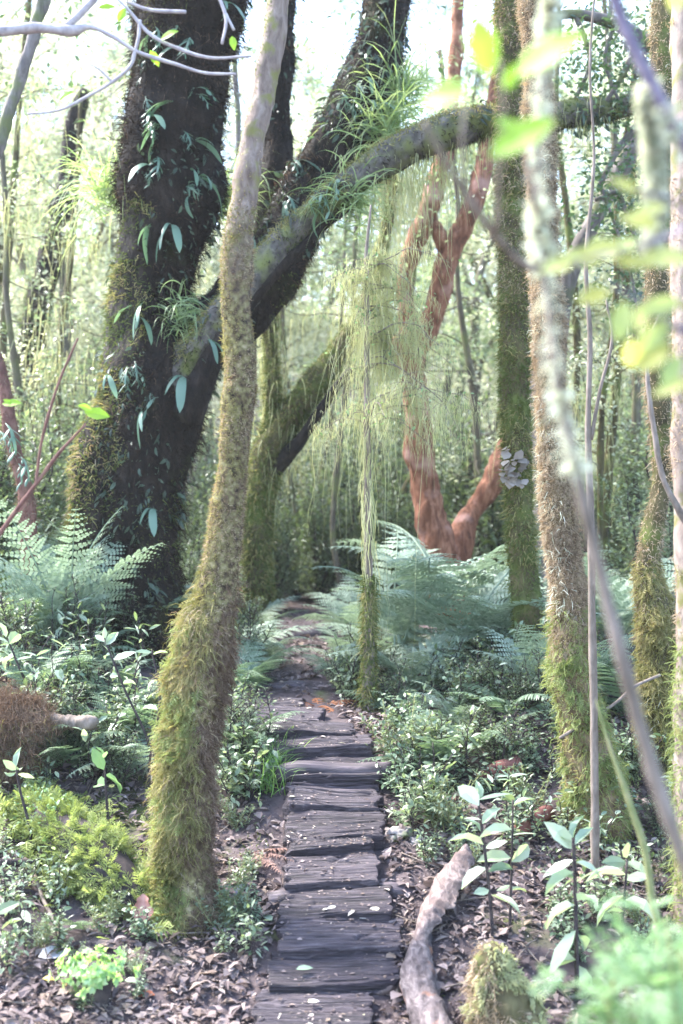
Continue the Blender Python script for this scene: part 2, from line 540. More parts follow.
# ------------------------------------------------------------------ labels for repeats
LM = [('the nearest mossy trunk', 195, 800), ('the foot of the big dark trunk', 130, 600), ('the bare log stub', 65, 722), ('the rosette plant', 92, 960),
      ('the peeling rotten log', 428, 950), ('the lichen covered stump', 500, 980), ('the slim moss footed sapling', 368, 690),
      ('the thick tan mossy trunk', 590, 790), ('the dark mossy trunk', 532, 680), ('the right edge trunk', 668, 720), ('the round log steps', 285, 685),
      ('the upper treads', 310, 735), ('the middle treads', 333, 830), ('the lowest treads', 322, 980), ('the leaning lichen tree', 256, 600), ('the tree fern', 440, 600),
      ('the feathery moss mound', 85, 850), ('the left edge', 0, 700), ('the slender bare stem', 592, 700), ('the top of the path', 300, 625),
      ('the small brown trunk', 32, 590)]
USED = set()


def autolabel(desc, px, py):
    c = sorted(LM, key=lambda l: (l[1] - px) ** 2 + (l[2] - py) ** 2)
    opts = []
    for n, x, y in c[:4]:
        dx, dy = px - x, py - y
        if abs(dx) > 1.3 * abs(dy):
            w = 'left of' if dx < 0 else 'right of'
        else:
            w = 'behind' if dy < 0 else 'in front of'
        near = 'just ' if dx * dx + dy * dy < 45 ** 2 else ''
        opts.append(f'{near}{w} {n}')
    two = [f'between {a[0]} and {b[0]}' for a, b in ((c[0], c[1]), (c[0], c[2]), (c[1], c[2]))]
    adj = ['', 'smaller ', 'taller ', 'denser ', 'thinner ', 'sparser ']
    for a in adj:
        for o in opts + two:
            lab = f'{a}{desc} {o}'
            if len(lab.split()) <= 16 and lab not in USED:
                USED.add(lab)
                return lab
    return f'{desc} {opts[0]}'


# ------------------------------------------------------------------ fern fronds
def frond_mesh(name, mat, L, W, th0, bend, npair, kind, seed, twist=.0, start=.12):
    rg = np.random.default_rng(seed)
    mb = MB()
    n = 40
    s = np.linspace(0, 1, n)
    th = th0 - bend * s ** 1.2
    ds = L / (n - 1)
    y = np.concatenate([[0], np.cumsum(np.cos(th[:-1]) * ds)])
    z = np.concatenate([[0], np.cumsum(np.sin(th[:-1]) * ds)])
    x = .03 * L * np.sin(s * 3 + seed)
    C = np.stack([x, y, z], 1)
    rad = L * .007 * (1 - .85 * s) + .0006
    Tube(np.column_stack([C[::4], rad[::4]]), seg=5, step=.04, amp=0, amp2=0).add(mb)
    T = nrm(np.gradient(C, axis=0))
    X = np.array([1., 0, 0])
    for i in range(npair):
        u = i / (npair - 1)
        si = start + (1 - start) * (u ** .92) * .99
        k = min(n - 1, int(si * (n - 1)))
        p, t = C[k], T[k]
        nn = nrm(np.cross(X, t))
        if kind == 'bi':
            prof = (1 - u) ** .75 * min(1, .55 + u * 3) + .02
        else:
            prof = min(1, .45 + u * 2.2) * (1 - u ** 2.2) + .04
        for sg in (-1, 1):
            l = W * prof * rg.uniform(.88, 1.08)
            fw = .35 + .5 * u + rg.normal() * .06
            d0 = nrm(X * sg + t * fw - nn * .12 + nn * rg.normal() * .07)
            if kind == 'once':
                B = basis(d0[None], nn[None] + rg.normal(size=(1, 3)) * .15)
                v = np.array([[0, 0, 0], [-.085, .06, 0], [-.09, .4, -.02], [-.06, .75, -.09], [0, 1, -.18], [.06, .75, -.09], [.09, .4, -.02], [.085, .06, 0]])
                v[:, 0] *= W * 0.0 + 1.35
                put(mb, v, [[0, 1, 2, 7], [7, 2, 6, 6]][:1] + [[7, 2, 3, 6], [6, 3, 4, 5]], None, p[None], B, np.array([l]))
            else:
                m = max(3, int(l / (L * .022)))
                w = (np.arange(m) + .6) / m
                q = p + d0 * l * w[:, None] - nn * (l * .16 * w ** 2)[:, None]
                pl = (l * .2 * (1 - w ** 1.6) + L * .004)
                for s2 in (-1, 1):
                    e = nrm(np.cross(nn, d0)) * s2
                    d1 = nrm(e + d0 * (.45 + .3 * w[:, None]) - nn * .1 + rg.normal(size=(m, 3)) * .07)
                    B = basis(d1, np.broadcast_to(nn, (m, 3)))
                    put(mb, np.array([[-.2, 0, 0], [.2, 0, 0], [.15, .62, 0], [0, 1, -.06], [-.15, .62, 0]])[[0, 1, 2, 4]] * np.array([1, 1.25, 1]), [[0, 1, 2, 3]], None, q, B, np.maximum(pl, .004), np.clip(l / m / np.maximum(pl, .004) * 2.1, .3, 2.6))
                # midrib of the pinna
                sd = nrm(np.cross(d0, nn)) * L * .0016
                e1 = p + d0 * l - nn * l * .16
                mb.add([p - sd, p + sd, e1 + sd * .3, e1 - sd * .3], [[0, 1, 2, 3]])
    return mb.mesh(name, mat, smooth=False)


FR = {}
for key, mat in (('pale', 'fern_pale'), ('mid', 'fern_mid'), ('dark', 'fern_dark')):
    FR[key] = [frond_mesh('frond', M[mat], 1.0, .3, R(a), b, n, 'bi', 10 + i, ) for i, (a, b, n) in enumerate(((62, 1.35, 16), (50, 1.1, 15), (72, 1.7, 17), (40, .9, 15)))]
    FR[key + '1'] = [frond_mesh('frond', M[mat], 1.0, .17, R(a), b, n, 'once', 20 + i, ) for i, (a, b, n) in enumerate(((65, 1.5, 24), (50, 1.2, 22), (75, 1.8, 26)))]
FR['dead'] = [frond_mesh('frond', M['fern_dead'], 1.0, .22, R(30), 1.0, 18, 'bi', 31), frond_mesh('frond', M['fern_dead'], 1.0, .2, R(10), .5, 16, 'bi', 32)]
FR['rust'] = [frond_mesh('frond', M['fern_rust'], 1.0, .25, R(10), 1.0, 16, 'bi', 33), frond_mesh('frond', M['fern_rust'], 1.0, .2, R(40), 2.0, 16, 'bi', 34)]


def fern(px, py, size, n, kind, label=None, cat='fern', group='ferns on the forest floor', name='fern', d=None, rz=None, arc=None, lift=0.0, cname='frond', seed=0, desc=None):
    rg = np.random.default_rng(int(px * 7 + py * 13 + seed))
    p = ground_at(px, py) if d is None else np.array([(px - CX) / F * d, d, 0.])
    if d is not None:
        p[2] = g1(p[0], p[1])
    p[2] += lift - .01
    root = empty(name, p, label or autolabel(desc or 'fern', px, py), cat, group)
    for i in range(n):
        if arc is None:
            a = 2 * math.pi * (i + rg.uniform(-.3, .3)) / n + (rz or 0)
        else:
            a = arc[0] + (arc[1] - arc[0]) * (i + .5 + rg.uniform(-.3, .3)) / n
        me = FR[kind][rg.integers(len(FR[kind]))]
        child(cname, me, root, (0, 0, 0), (rg.normal() * .16, rg.normal() * .18, a), size * rg.uniform(.75, 1.12))
    return root


# ------------------------------------------------------------------ plants
def stem_path(base, tip, bow, r0, r1, n=6, rg=None):
    b, t = np.asarray(base, float), np.asarray(tip, float)
    s = np.linspace(0, 1, n)[:, None]
    P = b * (1 - s) + t * s + np.asarray(bow) * np.sin(s * math.pi)
    if rg is not None:
        P[1:-1] += rg.normal(size=(n - 2, 3)) * np.linalg.norm(t - b) * .018
    return np.column_stack([P, np.linspace(r0, r1, n)])


def plant_meshes(seed, h, nst, nleaf, ls, leaf, stem, spread=.5, kind=2, twig=.3, wide=1.0, low=.25, out=.6):
    """upright leafy plant about h tall: stems mesh + leaves mesh, at the origin"""
    rg = np.random.default_rng(seed)
    ms, ml = MB(), MB()
    pts, dirs = [], []
    for i in range(nst):
        a = rg.uniform(0, 2 * math.pi)
        hh = h * rg.uniform(.6, 1.0)
        tip = np.array([math.cos(a) * spread * hh * rg.uniform(.2, 1), math.sin(a) * spread * hh * rg.uniform(.2, 1), hh])
        P = stem_path((rg.normal() * .02, rg.normal() * .02, -.03), tip, rg.normal(size=3) * .06 * h, h * .009 + .001, .0015, 7, rg)
        t = Tube(P, 5, .06, 0, 0)
        t.add(ms)
        C, T = t.C, t.T
        m = max(4, nleaf // nst)
        for k in range(m):
            f = low + (1 - low) * (k + rg.random()) / m
            idx = min(len(C) - 1, int(f * (len(C) - 1)))
            az = k * 2.4 + rg.normal() * .4
            o = np.array([math.cos(az), math.sin(az), .25])
            if twig > 0 and rg.random() < .75:
                ln = twig * h * rg.uniform(.2, 1) * (1.15 - f)
                e = C[idx] + nrm(o + T[idx] * .5) * ln
                Tube(stem_path(C[idx], e, (0, 0, .02 * h), .0016, .0008, 4), 4, .08, 0, 0).add(ms)
                nl = 1 + int(ln / (ls * .7))
                for q in range(nl):
                    u = (q + 1) / nl
                    pts.append(C[idx] * (1 - u) + e * u)
                    dirs.append(o + rg.normal(size=3) * .7)
            else:
                pts.append(C[idx])
                dirs.append(o + rg.normal(size=3) * .25)
    pts, dirs = np.array(pts), np.array(dirs)
    k = len(pts)
    B = basis(dirs + np.array([0, 0, -.1]), rg.normal(size=(k, 3)) * .3 + np.array([0, 0, 1]))
    S = ls * rg.uniform(.6, 1.15, k)
    if kind == 1:
        put(ml, LEAF1_V, LEAF1_Q, None, pts, B, S, wide)
    elif kind == 2:
        put(ml, LEAF2_V, LEAF2_Q, None, pts, B, S, wide)
    else:
        put(ml, LEAF6_V, LEAF6_Q, LEAF6_T, pts, B, S, wide)
    return ms.mesh('stem', stem, smooth=True), ml.mesh('leaves', leaf, smooth=False)


def plant(name, ms, ml, p, label, cat, group, sc=1.0, rz=0.0):
    r = empty(name, p, label, cat, group, rz)
    child('stem', ms, r, sc=sc)
    child('leaves', ml, r, sc=sc)
    return r


# ------------------------------------------------------------------ background tree prototypes
def tree_meshes(seed, H, tr, crown_lo, nl, ls, leaf, bark, spread=.32, lean=(0, 0), clump=.27, limbs=9):
    rg = np.random.default_rng(seed)
    mt, mc = MB(), MB()
    P = [(0, 0, -.3, tr * 1.35), (0, 0, .15 * H, tr)]
    for f in (.35, .55, .75, .95):
        P.append((lean[0] * f * H + rg.normal() * .03 * H, lean[1] * f * H + rg.normal() * .03 * H, f * H, tr * (1.05 - f)))
    t = Tube(np.array(P), 10, .2, .15, 2.0)
    t.add(mt)
    pts = []
    for i in range(limbs):
        f = crown_lo + (1 - crown_lo) * (i + rg.random() * .8) / limbs
        k = min(len(t.C) - 1, int(f * (len(t.C) - 1)))
        a = i * 2.4 + rg.normal() * .5
        ln = spread * H * rg.uniform(.55, 1.1) * (1.15 - .5 * f)
        d = nrm(np.array([math.cos(a), math.sin(a), rg.uniform(.15, .8)]))
        e = t.C[k] + d * ln
        lt = Tube(stem_path(t.C[k], e, (0, 0, .1 * ln), t.r[k] * .45 + .005, .008, 6, rg), 7, .15, .1, 3)
        lt.add(mt)
        for j in range(5):
            c = lt.C[int((.3 + .7 * (j + 1) / 5) * (len(lt.C) - 1))]
            b = c + nrm(rg.normal(size=3) + d * .6) * ln * rg.uniform(.15, .45)
            Tube(stem_path(c, b, (0, 0, .03), .01, .004, 4, rg), 5, .15, 0, 0).add(mt)
            pts += [b, (b + c) / 2, c]
    pts = np.array(pts)
    c = pts[rg.integers(len(pts), size=nl)]
    q = c + rg.normal(size=(nl, 3)) * np.array([1, 1, .6]) * clump * (H / 8)
    leafcloud(mc, q, ls * rg.uniform(.6, 1.2, nl), rg, 1, .55)
    return mt.mesh('trunk', bark), mc.mesh('crown', leaf, smooth=False)


def tree(ms, p, label, cat='tree', group=None, sc=1.0, rz=0.0, name='forest_tree'):
    r = empty(name, p, label, cat, group, rz)
    child('trunk', ms[0], r, sc=sc)
    child('crown', ms[1], r, sc=sc)
    return r



FE_V, FE_Q = [], []
for i, (t, w_) in enumerate(((.12, .2), (.3, .32), (.48, .3), (.66, .22), (.82, .13))):
    for s in (-1, 1):
        b = len(FE_V)
        FE_V += [[0, t - .05, -.1 * t * t], [s * w_ * .6, t + .03, -.1 * t * t - .02], [s * w_, t + .16, -.1 * t * t - .06], [s * w_ * .45, t + .12, -.1 * t * t]]
        FE_Q.append([b, b + 1, b + 2, b + 3])
b = len(FE_V)
FE_V += [[-.035, 0, 0], [.035, 0, 0], [.01, 1, -.14], [-.01, 1, -.14]]
FE_Q.append([b, b + 1, b + 2, b + 3])
FE_V = np.array(FE_V)


def feathers(mb, P, D, S, rg, up=1.0):
    k = len(P)
    d = nrm(D * .7 + rg.normal(size=(k, 3)) * .45 + [0, -.1, .1])
    B = basis(d, rg.normal(size=(k, 3)) * .3 + [0, -.25, up])
    put(mb, FE_V, FE_Q, None, P, B, S, rg.uniform(.7, 1.3, k))


# ================================================================== THE STEPPED PATH
def dp_of_row(py):
    d = np.linspace(3, 14, 6000)
    z = gbase(d) + .05
    return float(d[np.argmin(np.abs((ZC - z) / d * F + CY - py))])


def block(w, dep, hgt, seed, rag=.012, warp=.012):
    """a rough-hewn timber: w across x, dep along y, top at z=0"""
    nx, ny, nz = 72, 60, 10
    def face(a, b):
        return np.meshgrid(np.linspace(-.5, .5, a), np.linspace(-.5, .5, b))
    mb = MB()
    def grid(P, a, b, flip=False):
        i = np.arange(b - 1)[:, None] * a + np.arange(a - 1)[None]
        q = np.stack([i, i + 1, i + a + 1, i + a], -1).reshape(-1, 4)
        if flip:
            q = q[:, ::-1]
        r = .009
        Q = P.copy()
        h = np.array([w / 2, dep / 2, hgt / 2])
        Q[:, 2] += hgt / 2
        inner = np.clip(Q, -(h - r), h - r)
        dd = Q - inner
        ln = np.maximum(np.linalg.norm(dd, axis=1, keepdims=True), 1e-9)
        Q = np.where(ln > 1e-6, inner + dd / ln * np.minimum(ln, r), Q)
        S = Q * np.array([2.6, 30, 24]) + seed * 7.7
        nv = fbm(S, 4, 1.0)
        nb = fbm(Q * 3 + seed * 3.1, 2, 1.0)
        ends = (np.abs(Q[:, 0]) > w / 2 - .03)
        Q[:, 0] += np.sign(Q[:, 0]) * np.where(ends, fbm(np.stack([Q[:, 1] * 30, Q[:, 2] * 20, np.sign(Q[:, 0]) * 5 + seed], 1), 2, 1) * .022, 0)
        Q[:, 1] += np.sign(Q[:, 1]) * np.where(np.abs(Q[:, 1]) > dep / 2 - .02, fbm(np.stack([Q[:, 0] * 5, Q[:, 2] * 3, np.sign(Q[:, 1]) * 5 + seed], 1), 3, 1) * .016, 0)
        fb = fbm(Q * np.array([5, 110, 60]) + seed * 5.1, 2, 1.0)
        ck = np.abs(fbm(Q * np.array([1.6, 16, 4]) + seed * 2.3, 2, 1.0))
        Q[:, 2] += (fb * .004 - .016 * np.exp(-(ck / .05) ** 2)) * (Q[:, 2] > -hgt * .3)
        Q[:, 2] += nv * rag * (Q[:, 2] > -hgt * .3) + nb * warp
        Q[:, 2] -= hgt / 2
        mb.add(Q, q)
    X, Y = face(nx, ny)
    grid(np.stack([X.ravel() * w, Y.ravel() * dep, np.full(X.size, 0.)], 1), nx, ny)
    X, Z = face(nx, nz)
    grid(np.stack([X.ravel() * w, np.full(X.size, -dep / 2), (Z.ravel() - .5) * hgt], 1), nx, nz)
    grid(np.stack([X.ravel() * w, np.full(X.size, dep / 2), (Z.ravel() - .5) * hgt], 1), nx, nz, True)
    Y, Z = face(ny, nz)
    grid(np.stack([np.full(Y.size, w / 2), Y.ravel() * dep, (Z.ravel() - .5) * hgt], 1), ny, nz)
    grid(np.stack([np.full(Y.size, -w / 2), Y.ravel() * dep, (Z.ravel() - .5) * hgt], 1), ny, nz, True)
    return mb


# pixel rows of the treads: front edge, back edge, left, right
TREADS = [(1052, 1019, 252, 372, 0), (1019, 984, 258, 374, 1), (986, 948, 272, 396, 0), (950, 916, 280, 401, 1), (918, 882, 283, 388, 0), (884, 849, 286, 378, 1),
          (849, 836, 285, 374, 0), (838, 808, 286, 382, 0), (808, 781, 286, 381, 1), (781, 752, 292, 380, 0),
          (752, 734, 262, 368, 1), (734, 719, 247, 352, 0), (719, 707, 238, 320, 1), (707, 697, 240, 302, 0)]
TLAB = ['dark weathered tread cut by the bottom edge of the photo', 'wide dusty tread with a white leaf, nearest whole one to the bottom edge', 'dark ragged tread beside the top of the peeling rotten log', 'dusty cracked tread with a twig and yellow leaf scraps',
        'worn dark tread whose right end rests on a round log bearer', 'scarred tread strewn with pale leaf scraps below the smooth grey crossbeam', 'narrow smooth grey blue crossbeam with a mossy left end',
        'broad dark tread with a gap at its right end, above the smooth crossbeam', 'dark purple brown tread with square cut right end, two above the crossbeam', 'high dark tread against the long round step log',
        'wide dark tread behind the long round step log', 'wide shadowed tread left of the slim sapling foot', 'narrower dark tread near the grey leaf strewn bend', 'short dark tread in front of the round log steps']
TOPS = []
for k, (a, b, xl, xr, m) in enumerate(TREADS):
    df, db = dp_of_row(a), dp_of_row(b)
    dm = (df + db) / 2
    w = (xr - xl) / F * dm
    x = ((xl + xr) / 2 - CX) / F * dm
    mb = block(w * rng.uniform(.97, 1.04), (db - df) * 1.03 + .022, .10, k + 1, .011, .012)
    o = mb.build('path_tread', M['sleeper_pale' if m else 'sleeper'])
    o.location = (x, dm, float(gbase(dm)) + .05 + (.012 if k == 6 else 0))
    o.rotation_euler = (R(rng.normal() * 1.2 + (13 if k < 9 else 7)), R(rng.normal() * 1.6), R(rng.normal() * 1.6))
    bpy.context.view_layer.update()
    tv = np.concatenate(mb.V)[:72 * 60]
    mw = np.array(o.matrix_world)
    TOPS.append(tv @ mw[:3, :3].T + mw[:3, 3])
    tag(o, TLAB[k], 'wooden tread', 'timber treads of the stepped path')


def log(name, a, b, r, mat, label, cat, group=None, seg=18, amp=.08, extra=None):
    a, b = np.asarray(a, float), np.asarray(b, float)
    org = (a + b) / 2
    P = stem_path(a, b, (0, 0, .01), r, r * .93, 5, rng)
    mb = MB()
    Tube(P, seg, .025, amp, 5, .05).add(mb)
    o = mb.build(name, mat, None, org)
    return tag(o, label, cat, group)


# bearers and step logs
def wp(px, py, d, dz=0.0):
    p = at(px, py, d)
    p[2] += dz
    return p


lg = 'round logs of the stepped path'
d_ = dp_of_row(772)
log('step_log', wp(276, 776, d_), wp(391, 770, d_ + .02), .05, M['logwood'], 'long dark round log laid across the path under the upper treads', 'log', lg)
d_ = dp_of_row(896)
log('bearer_log', wp(372, 897, d_ + .1), wp(413, 894, d_ + .12), .048, M['logwood'], 'dark round bearer log end poking out right of the treads', 'log', lg)
log('bearer_log', wp(268, 905, d_ + .05), wp(300, 903, d_ + .08), .05, M['logwood'], 'dark bearer log end poking out left of the treads', 'log', lg)
d_ = dp_of_row(843)
o = log('bearer_log', wp(262, 862, d_ + .03), wp(345, 852, d_ + .08), .036, M['bark_mossy'], 'green mossy log end under the left end of the crossbeam', 'log', lg)
log('step_log', wp(262, 694, 7.45), wp(304, 688, 7.5), .055, M['logwood'], 'thick round step log with a pale cut left end', 'log', lg)
log('step_log', wp(280, 681, 7.9), wp(328, 678, 7.95), .045, M['logwood'], 'shorter round step log just above the thick cut one', 'log', lg)
log('step_log', wp(290, 640, 9.6), wp(335, 633, 9.7), .06, M['logwood'], 'dark log across the far end of the path in shadow', 'log', lg)
log('step_log', wp(283, 655, 9.0), wp(322, 650, 9.1), .05, M['logwood'], 'dim log half buried below the far shadowed log', 'log', lg)

# leaf scraps lying on the treads
tops = np.vstack(TOPS)


def on_treads(n, smin, smax, pw, seed, lift):
    rg = np.random.default_rng(seed)
    P = tops[rg.integers(len(tops), size=n)] + rg.normal(size=(n, 3)) * [.006, .004, 0] + [0, 0, lift]
    f = fbm(P * [1, 1, 0] + seed, 2, 4) + .5 * rg.random(n) > .0
    P = P[f]
    n = len(P)
    B = basis(rg.normal(size=(n, 3)) * [1, 1, .1], rg.normal(size=(n, 3)) * .16 + [0, -.15, 1])
    return P, B, smin + (smax - smin) * rg.random(n) ** pw, rg.uniform(.4, 1.5, n)


mb = MB()
P, B, S, w_ = on_treads(330, .006, .05, 3, 3, .004)
put(mb, LEAF2_V, LEAF2_Q, None, P, B, S, w_)
o = mb.build('leaf_scraps', M['tread_leaf'], smooth=False)
tag(o, 'pale dry leaf scraps scattered over the dark wooden treads', 'leaf scraps', None, 'stuff')
mb = MB()
P, B, S, w_ = on_treads(2600, .004, .03, 2, 5, .003)
put(mb, LEAF1_V, LEAF1_Q, None, P, B, S, w_)
o = mb.build('tread_debris', M['litter'], smooth=False)
tag(o, 'fine brown leaf crumbs lodged on the wooden treads', 'leaf crumbs', None, 'stuff')


# ================================================================== HERO TREES
def pts(rows):
    """rows (px, py, width px, depth) -> x y z r"""
    return np.array([np.append(at(a, b, d), w / F * d / 2) for a, b, w, d in rows])


def feathered(parent, tubes, org, mat, k, L, rg, keep, name='moss', tuft=1.0, down=.7):
    mb = MB()
    for t in tubes:
        P, D = t.sample(k, rg, keep)
        T = np.stack([fbm(P + 3, 2, 13), fbm(P + 17, 2, 13), fbm(P + 31, 2, 13)], 1)
        D = nrm(D * .8 + tuft * T + [0, 0, -down] + rg.normal(size=P.shape) * .3)
        S = np.clip(L * np.exp(rg.normal(size=len(P)) * .4) * (1 + .8 * fbm(P, 2, 8)), L * .25, L * 2.2)
        B = basis(D, rg.normal(size=P.shape) * .6 + [0, -.4, .8])
        put(mb, FE_V, FE_Q, None, P, B, S, rg.uniform(.6, 1.2, len(P)))
    return mb.build(name, mat, parent, org, smooth=False)


def stands(rows, d, drop=.15):
    """carry the lowest row of a trunk into the ground"""
    P = pts(rows)
    lo = P[-1].copy()
    g = g1(lo[0], lo[1])
    lo[2] = g - drop
    lo[3] *= 1.06
    if P[-1, 2] > g - drop + .02:
        P = np.vstack([P, lo])
    return P, np.array([lo[0], lo[1], g])


def mossy(parent, tubes, org, mat, k, L, W, droop, rg, keep=None, spread=.6, seg=3, name='moss', lvar=.45, jit=.25, tuft=0.0):
    mb = MB()
    tot = sum(t.r.sum() * len(t.r) ** 0 for t in tubes)
    for t in tubes:
        n = max(4, int(k * t.r.sum() / tot))
        P, D = t.sample(n, rg, keep)
        if tuft:
            D = nrm(D + tuft * np.stack([fbm(P + 3, 2, 16), fbm(P + 17, 2, 16), fbm(P + 31, 2, 16)], 1))
        l = L * np.exp(rg.normal(size=len(P)) * lvar) * (1 + .6 * fbm(P, 2, 5))
        l = np.clip(l, L * .2, L * 2.4)
        strands(mb, P, D, l, W, droop, rg, seg, spread, jit=jit)
    return mb.build(name, mat, parent, org, smooth=False)


# ---- the nearest leaning mossy trunk
D0 = 5.1
rows = [(287, -120, 20, D0 + .25), (281, -40, 21, D0 + .2), (277, 10, 22, D0 + .15), (265, 90, 22, D0 + .1), (251, 150, 24, D0 + .05), (240, 230, 27, D0), (235, 300, 28, D0), (239, 370, 29, D0), (234, 450, 29, D0),
        (225, 530, 32, D0), (213, 610, 42, D0), (201, 655, 52, D0), (193, 720, 52, D0), (186, 790, 50, D0), (184, 850, 52, D0), (185, 885, 60, D0), (184, 905, 78, D0)]
P, base = stands(rows, D0)
root = empty('moss_tree', base, 'nearest slender tree leaning right, its trunk thickly wrapped in golden green moss', 'tree', 'mossy trees by the path')
mb = MB()
T0 = Tube(P, 30, .02, .11, 9, .06, .012).add(mb)
M['bark_near'] = barkmat('pink_bark_with_moss_sleeve', [(.10, .072, .058), (.18, .135, .11), (.27, .215, .18)], (30, 30, 10), bump=.8, dist=.008, blotch=(.16, .15, .055), bscale=14, bth=(.5, .64), growth=(2.55, 3.05, [(.018, .012, .009), (.09, .066, .036), (.17, .15, .065), (.27, .22, .13)]))
mb.build('trunk', M['bark_near'], root, base)
rg = np.random.default_rng(1)
zt = lambda py: ZC - (py - CY) / F * D0
low = lambda P: P[:, 2] < zt(610) + rg.normal(size=len(P)) * .09
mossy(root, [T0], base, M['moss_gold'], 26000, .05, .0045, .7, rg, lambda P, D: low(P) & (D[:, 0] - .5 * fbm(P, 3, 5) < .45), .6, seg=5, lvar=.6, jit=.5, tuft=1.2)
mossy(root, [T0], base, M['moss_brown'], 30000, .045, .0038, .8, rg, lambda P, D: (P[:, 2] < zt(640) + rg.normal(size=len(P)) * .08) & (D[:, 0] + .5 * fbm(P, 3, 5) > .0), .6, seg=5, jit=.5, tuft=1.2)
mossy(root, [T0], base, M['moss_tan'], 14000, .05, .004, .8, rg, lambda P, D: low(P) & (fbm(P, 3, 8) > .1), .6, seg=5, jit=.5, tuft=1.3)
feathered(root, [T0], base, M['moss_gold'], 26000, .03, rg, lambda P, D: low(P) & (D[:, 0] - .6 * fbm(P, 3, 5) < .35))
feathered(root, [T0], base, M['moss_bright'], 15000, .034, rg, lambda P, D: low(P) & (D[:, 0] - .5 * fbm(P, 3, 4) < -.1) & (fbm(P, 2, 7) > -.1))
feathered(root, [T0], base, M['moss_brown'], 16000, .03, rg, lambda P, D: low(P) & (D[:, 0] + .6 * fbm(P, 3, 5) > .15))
mid = lambda P: (P[:, 2] > zt(650)) & (P[:, 2] < zt(225) + rg.normal(size=len(P)) * .2)
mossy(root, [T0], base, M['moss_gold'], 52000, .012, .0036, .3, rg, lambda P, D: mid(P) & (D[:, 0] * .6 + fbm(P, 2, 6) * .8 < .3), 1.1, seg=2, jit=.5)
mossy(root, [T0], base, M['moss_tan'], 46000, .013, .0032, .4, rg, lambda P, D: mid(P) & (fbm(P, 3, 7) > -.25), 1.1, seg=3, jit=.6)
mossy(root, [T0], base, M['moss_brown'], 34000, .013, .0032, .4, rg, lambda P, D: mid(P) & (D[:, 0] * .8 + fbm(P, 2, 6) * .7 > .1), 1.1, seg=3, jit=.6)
mossy(root, [T0], base, M['moss_green'], 12000, .009, .0035, .1, rg, lambda P, D: (P[:, 2] > zt(260)) & (-D[:, 0] + fbm(P, 2, 7) * .9 > .35), 1.0, seg=2)
mossy(root, [T0], base, M['moss_bright'], 6000, .07, .005, .8, rg, lambda P, D: low(P) & (D[:, 0] < .3) & (fbm(P, 2, 7) > .05), .6, seg=5, jit=.5, tuft=1.3)

# ---- the big dark tree
DB = 8.2
rowsT = [(214, -160, 100, DB + .2), (202, -60, 98, DB + .1), (193, 0, 96, DB), (178, 100, 96, DB), (173, 190, 92, DB), (160, 245, 74, DB), (150, 300, 72, DB), (150, 350, 80, DB - .05), (148, 400, 86, DB - .1), (138, 450, 94, DB - .1), (126, 510, 100, DB - .1), (122, 560, 102, DB - .1), (122, 592, 118, DB - .1)]
P, base = stands(rowsT, DB)
big = empty('giant_tree', base, 'massive dark trunked tree with spreading limbs and clinging ferns', 'tree')
mb = MB()
TT = Tube(P, 40, .05, .14, 2.2, .05, .05).add(mb)
# flare at the left of the base and the right buttress that carries the limbs
F1 = Tube(pts([(132, 360, 24, DB - .1), (118, 410, 40, DB - .15), (107, 455, 52, DB - .2), (100, 510, 58, DB - .25), (96, 560, 62, DB - .25), (92, 605, 72, DB - .3)]), 26, .05, .15, 3, .06, .03).add(mb)
mb.build('trunk', M['bark_dark'], big, base)


def limb(rows, parent, mat, org, seg=22, amp=.14, name='limb', fr=3, lump=.02):
    mb = MB()
    t = Tube(pts(rows), seg, .04, amp, fr, .06, lump).add(mb)
    mb.build(name, mat, parent, org)
    return t


M['bark_limb'] = barkmat('grey_mossy_limb_bark', [(.03, .026, .024), (.09, .08, .07), (.17, .15, .13)], (14, 14, 14), blotch=(.13, .14, .05), bscale=6, bth=(.45, .6))
L1 = limb([(150, 470, 50, DB - .1), (166, 410, 50, DB - .15), (190, 362, 40, DB - .22), (225, 318, 36, DB - .3), (262, 270, 35, DB - .35), (300, 228, 30, DB - .35), (340, 192, 29, DB - .4), (385, 160, 31, DB - .4), (430, 138, 33, DB - .4),
            (470, 126, 32, DB - .3), (520, 118, 28, DB - .1), (570, 114, 24, DB + .1), (625, 106, 20, DB + .4), (700, 80, 16, DB + .8)], big, M['bark_limb'], base)
L2 = limb([(176, 392, 50, DB), (196, 352, 58, DB + .1), (224, 322, 62, DB + .15), (258, 286, 66, DB + .2), (290, 232, 62, DB + .3), (322, 180, 58, DB + .35), (340, 145, 56, DB + .38), (360, 98, 56, DB + .4), (380, 50, 48, DB + .45), (388, 0, 46, DB + .5), (396, -60, 44, DB + .6), (415, -140, 40, DB + .8)], big, M['bark_dark'], base, 30)
L3 = limb([(214, 345, 26, DB + .3), (244, 308, 32, DB + .45), (264, 255, 30, DB + .58), (275, 170, 28, DB + .7), (278, 90, 26, DB + .8), (284, 0, 24, DB + .9), (290, -90, 20, DB + 1)], big, M['bark_dark'], base, 18)
L4 = limb([(185, 420, 40, DB - .25), (200, 385, 30, DB - .3), (228, 330, 18, DB - .35), (275, 275, 11, DB - .4), (318, 232, 8, DB - .4), (360, 200, 5, DB - .4)], big, M['bark_dark'], base, 12)
rg = np.random.default_rng(2)
zt = lambda py: ZC - (py - CY) / F * DB
tr = [TT, F1, L2, L3]
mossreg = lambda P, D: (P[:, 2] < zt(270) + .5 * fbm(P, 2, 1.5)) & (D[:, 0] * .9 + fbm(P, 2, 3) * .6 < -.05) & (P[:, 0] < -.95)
mossy(big, [L2, L3], base, M['moss_dark'], 22000, .045, .007, .9, rg, lambda P, D: D[:, 2] > -.6, .9, seg=4, name='shaggy_root_mat', lvar=.6, jit=.6)
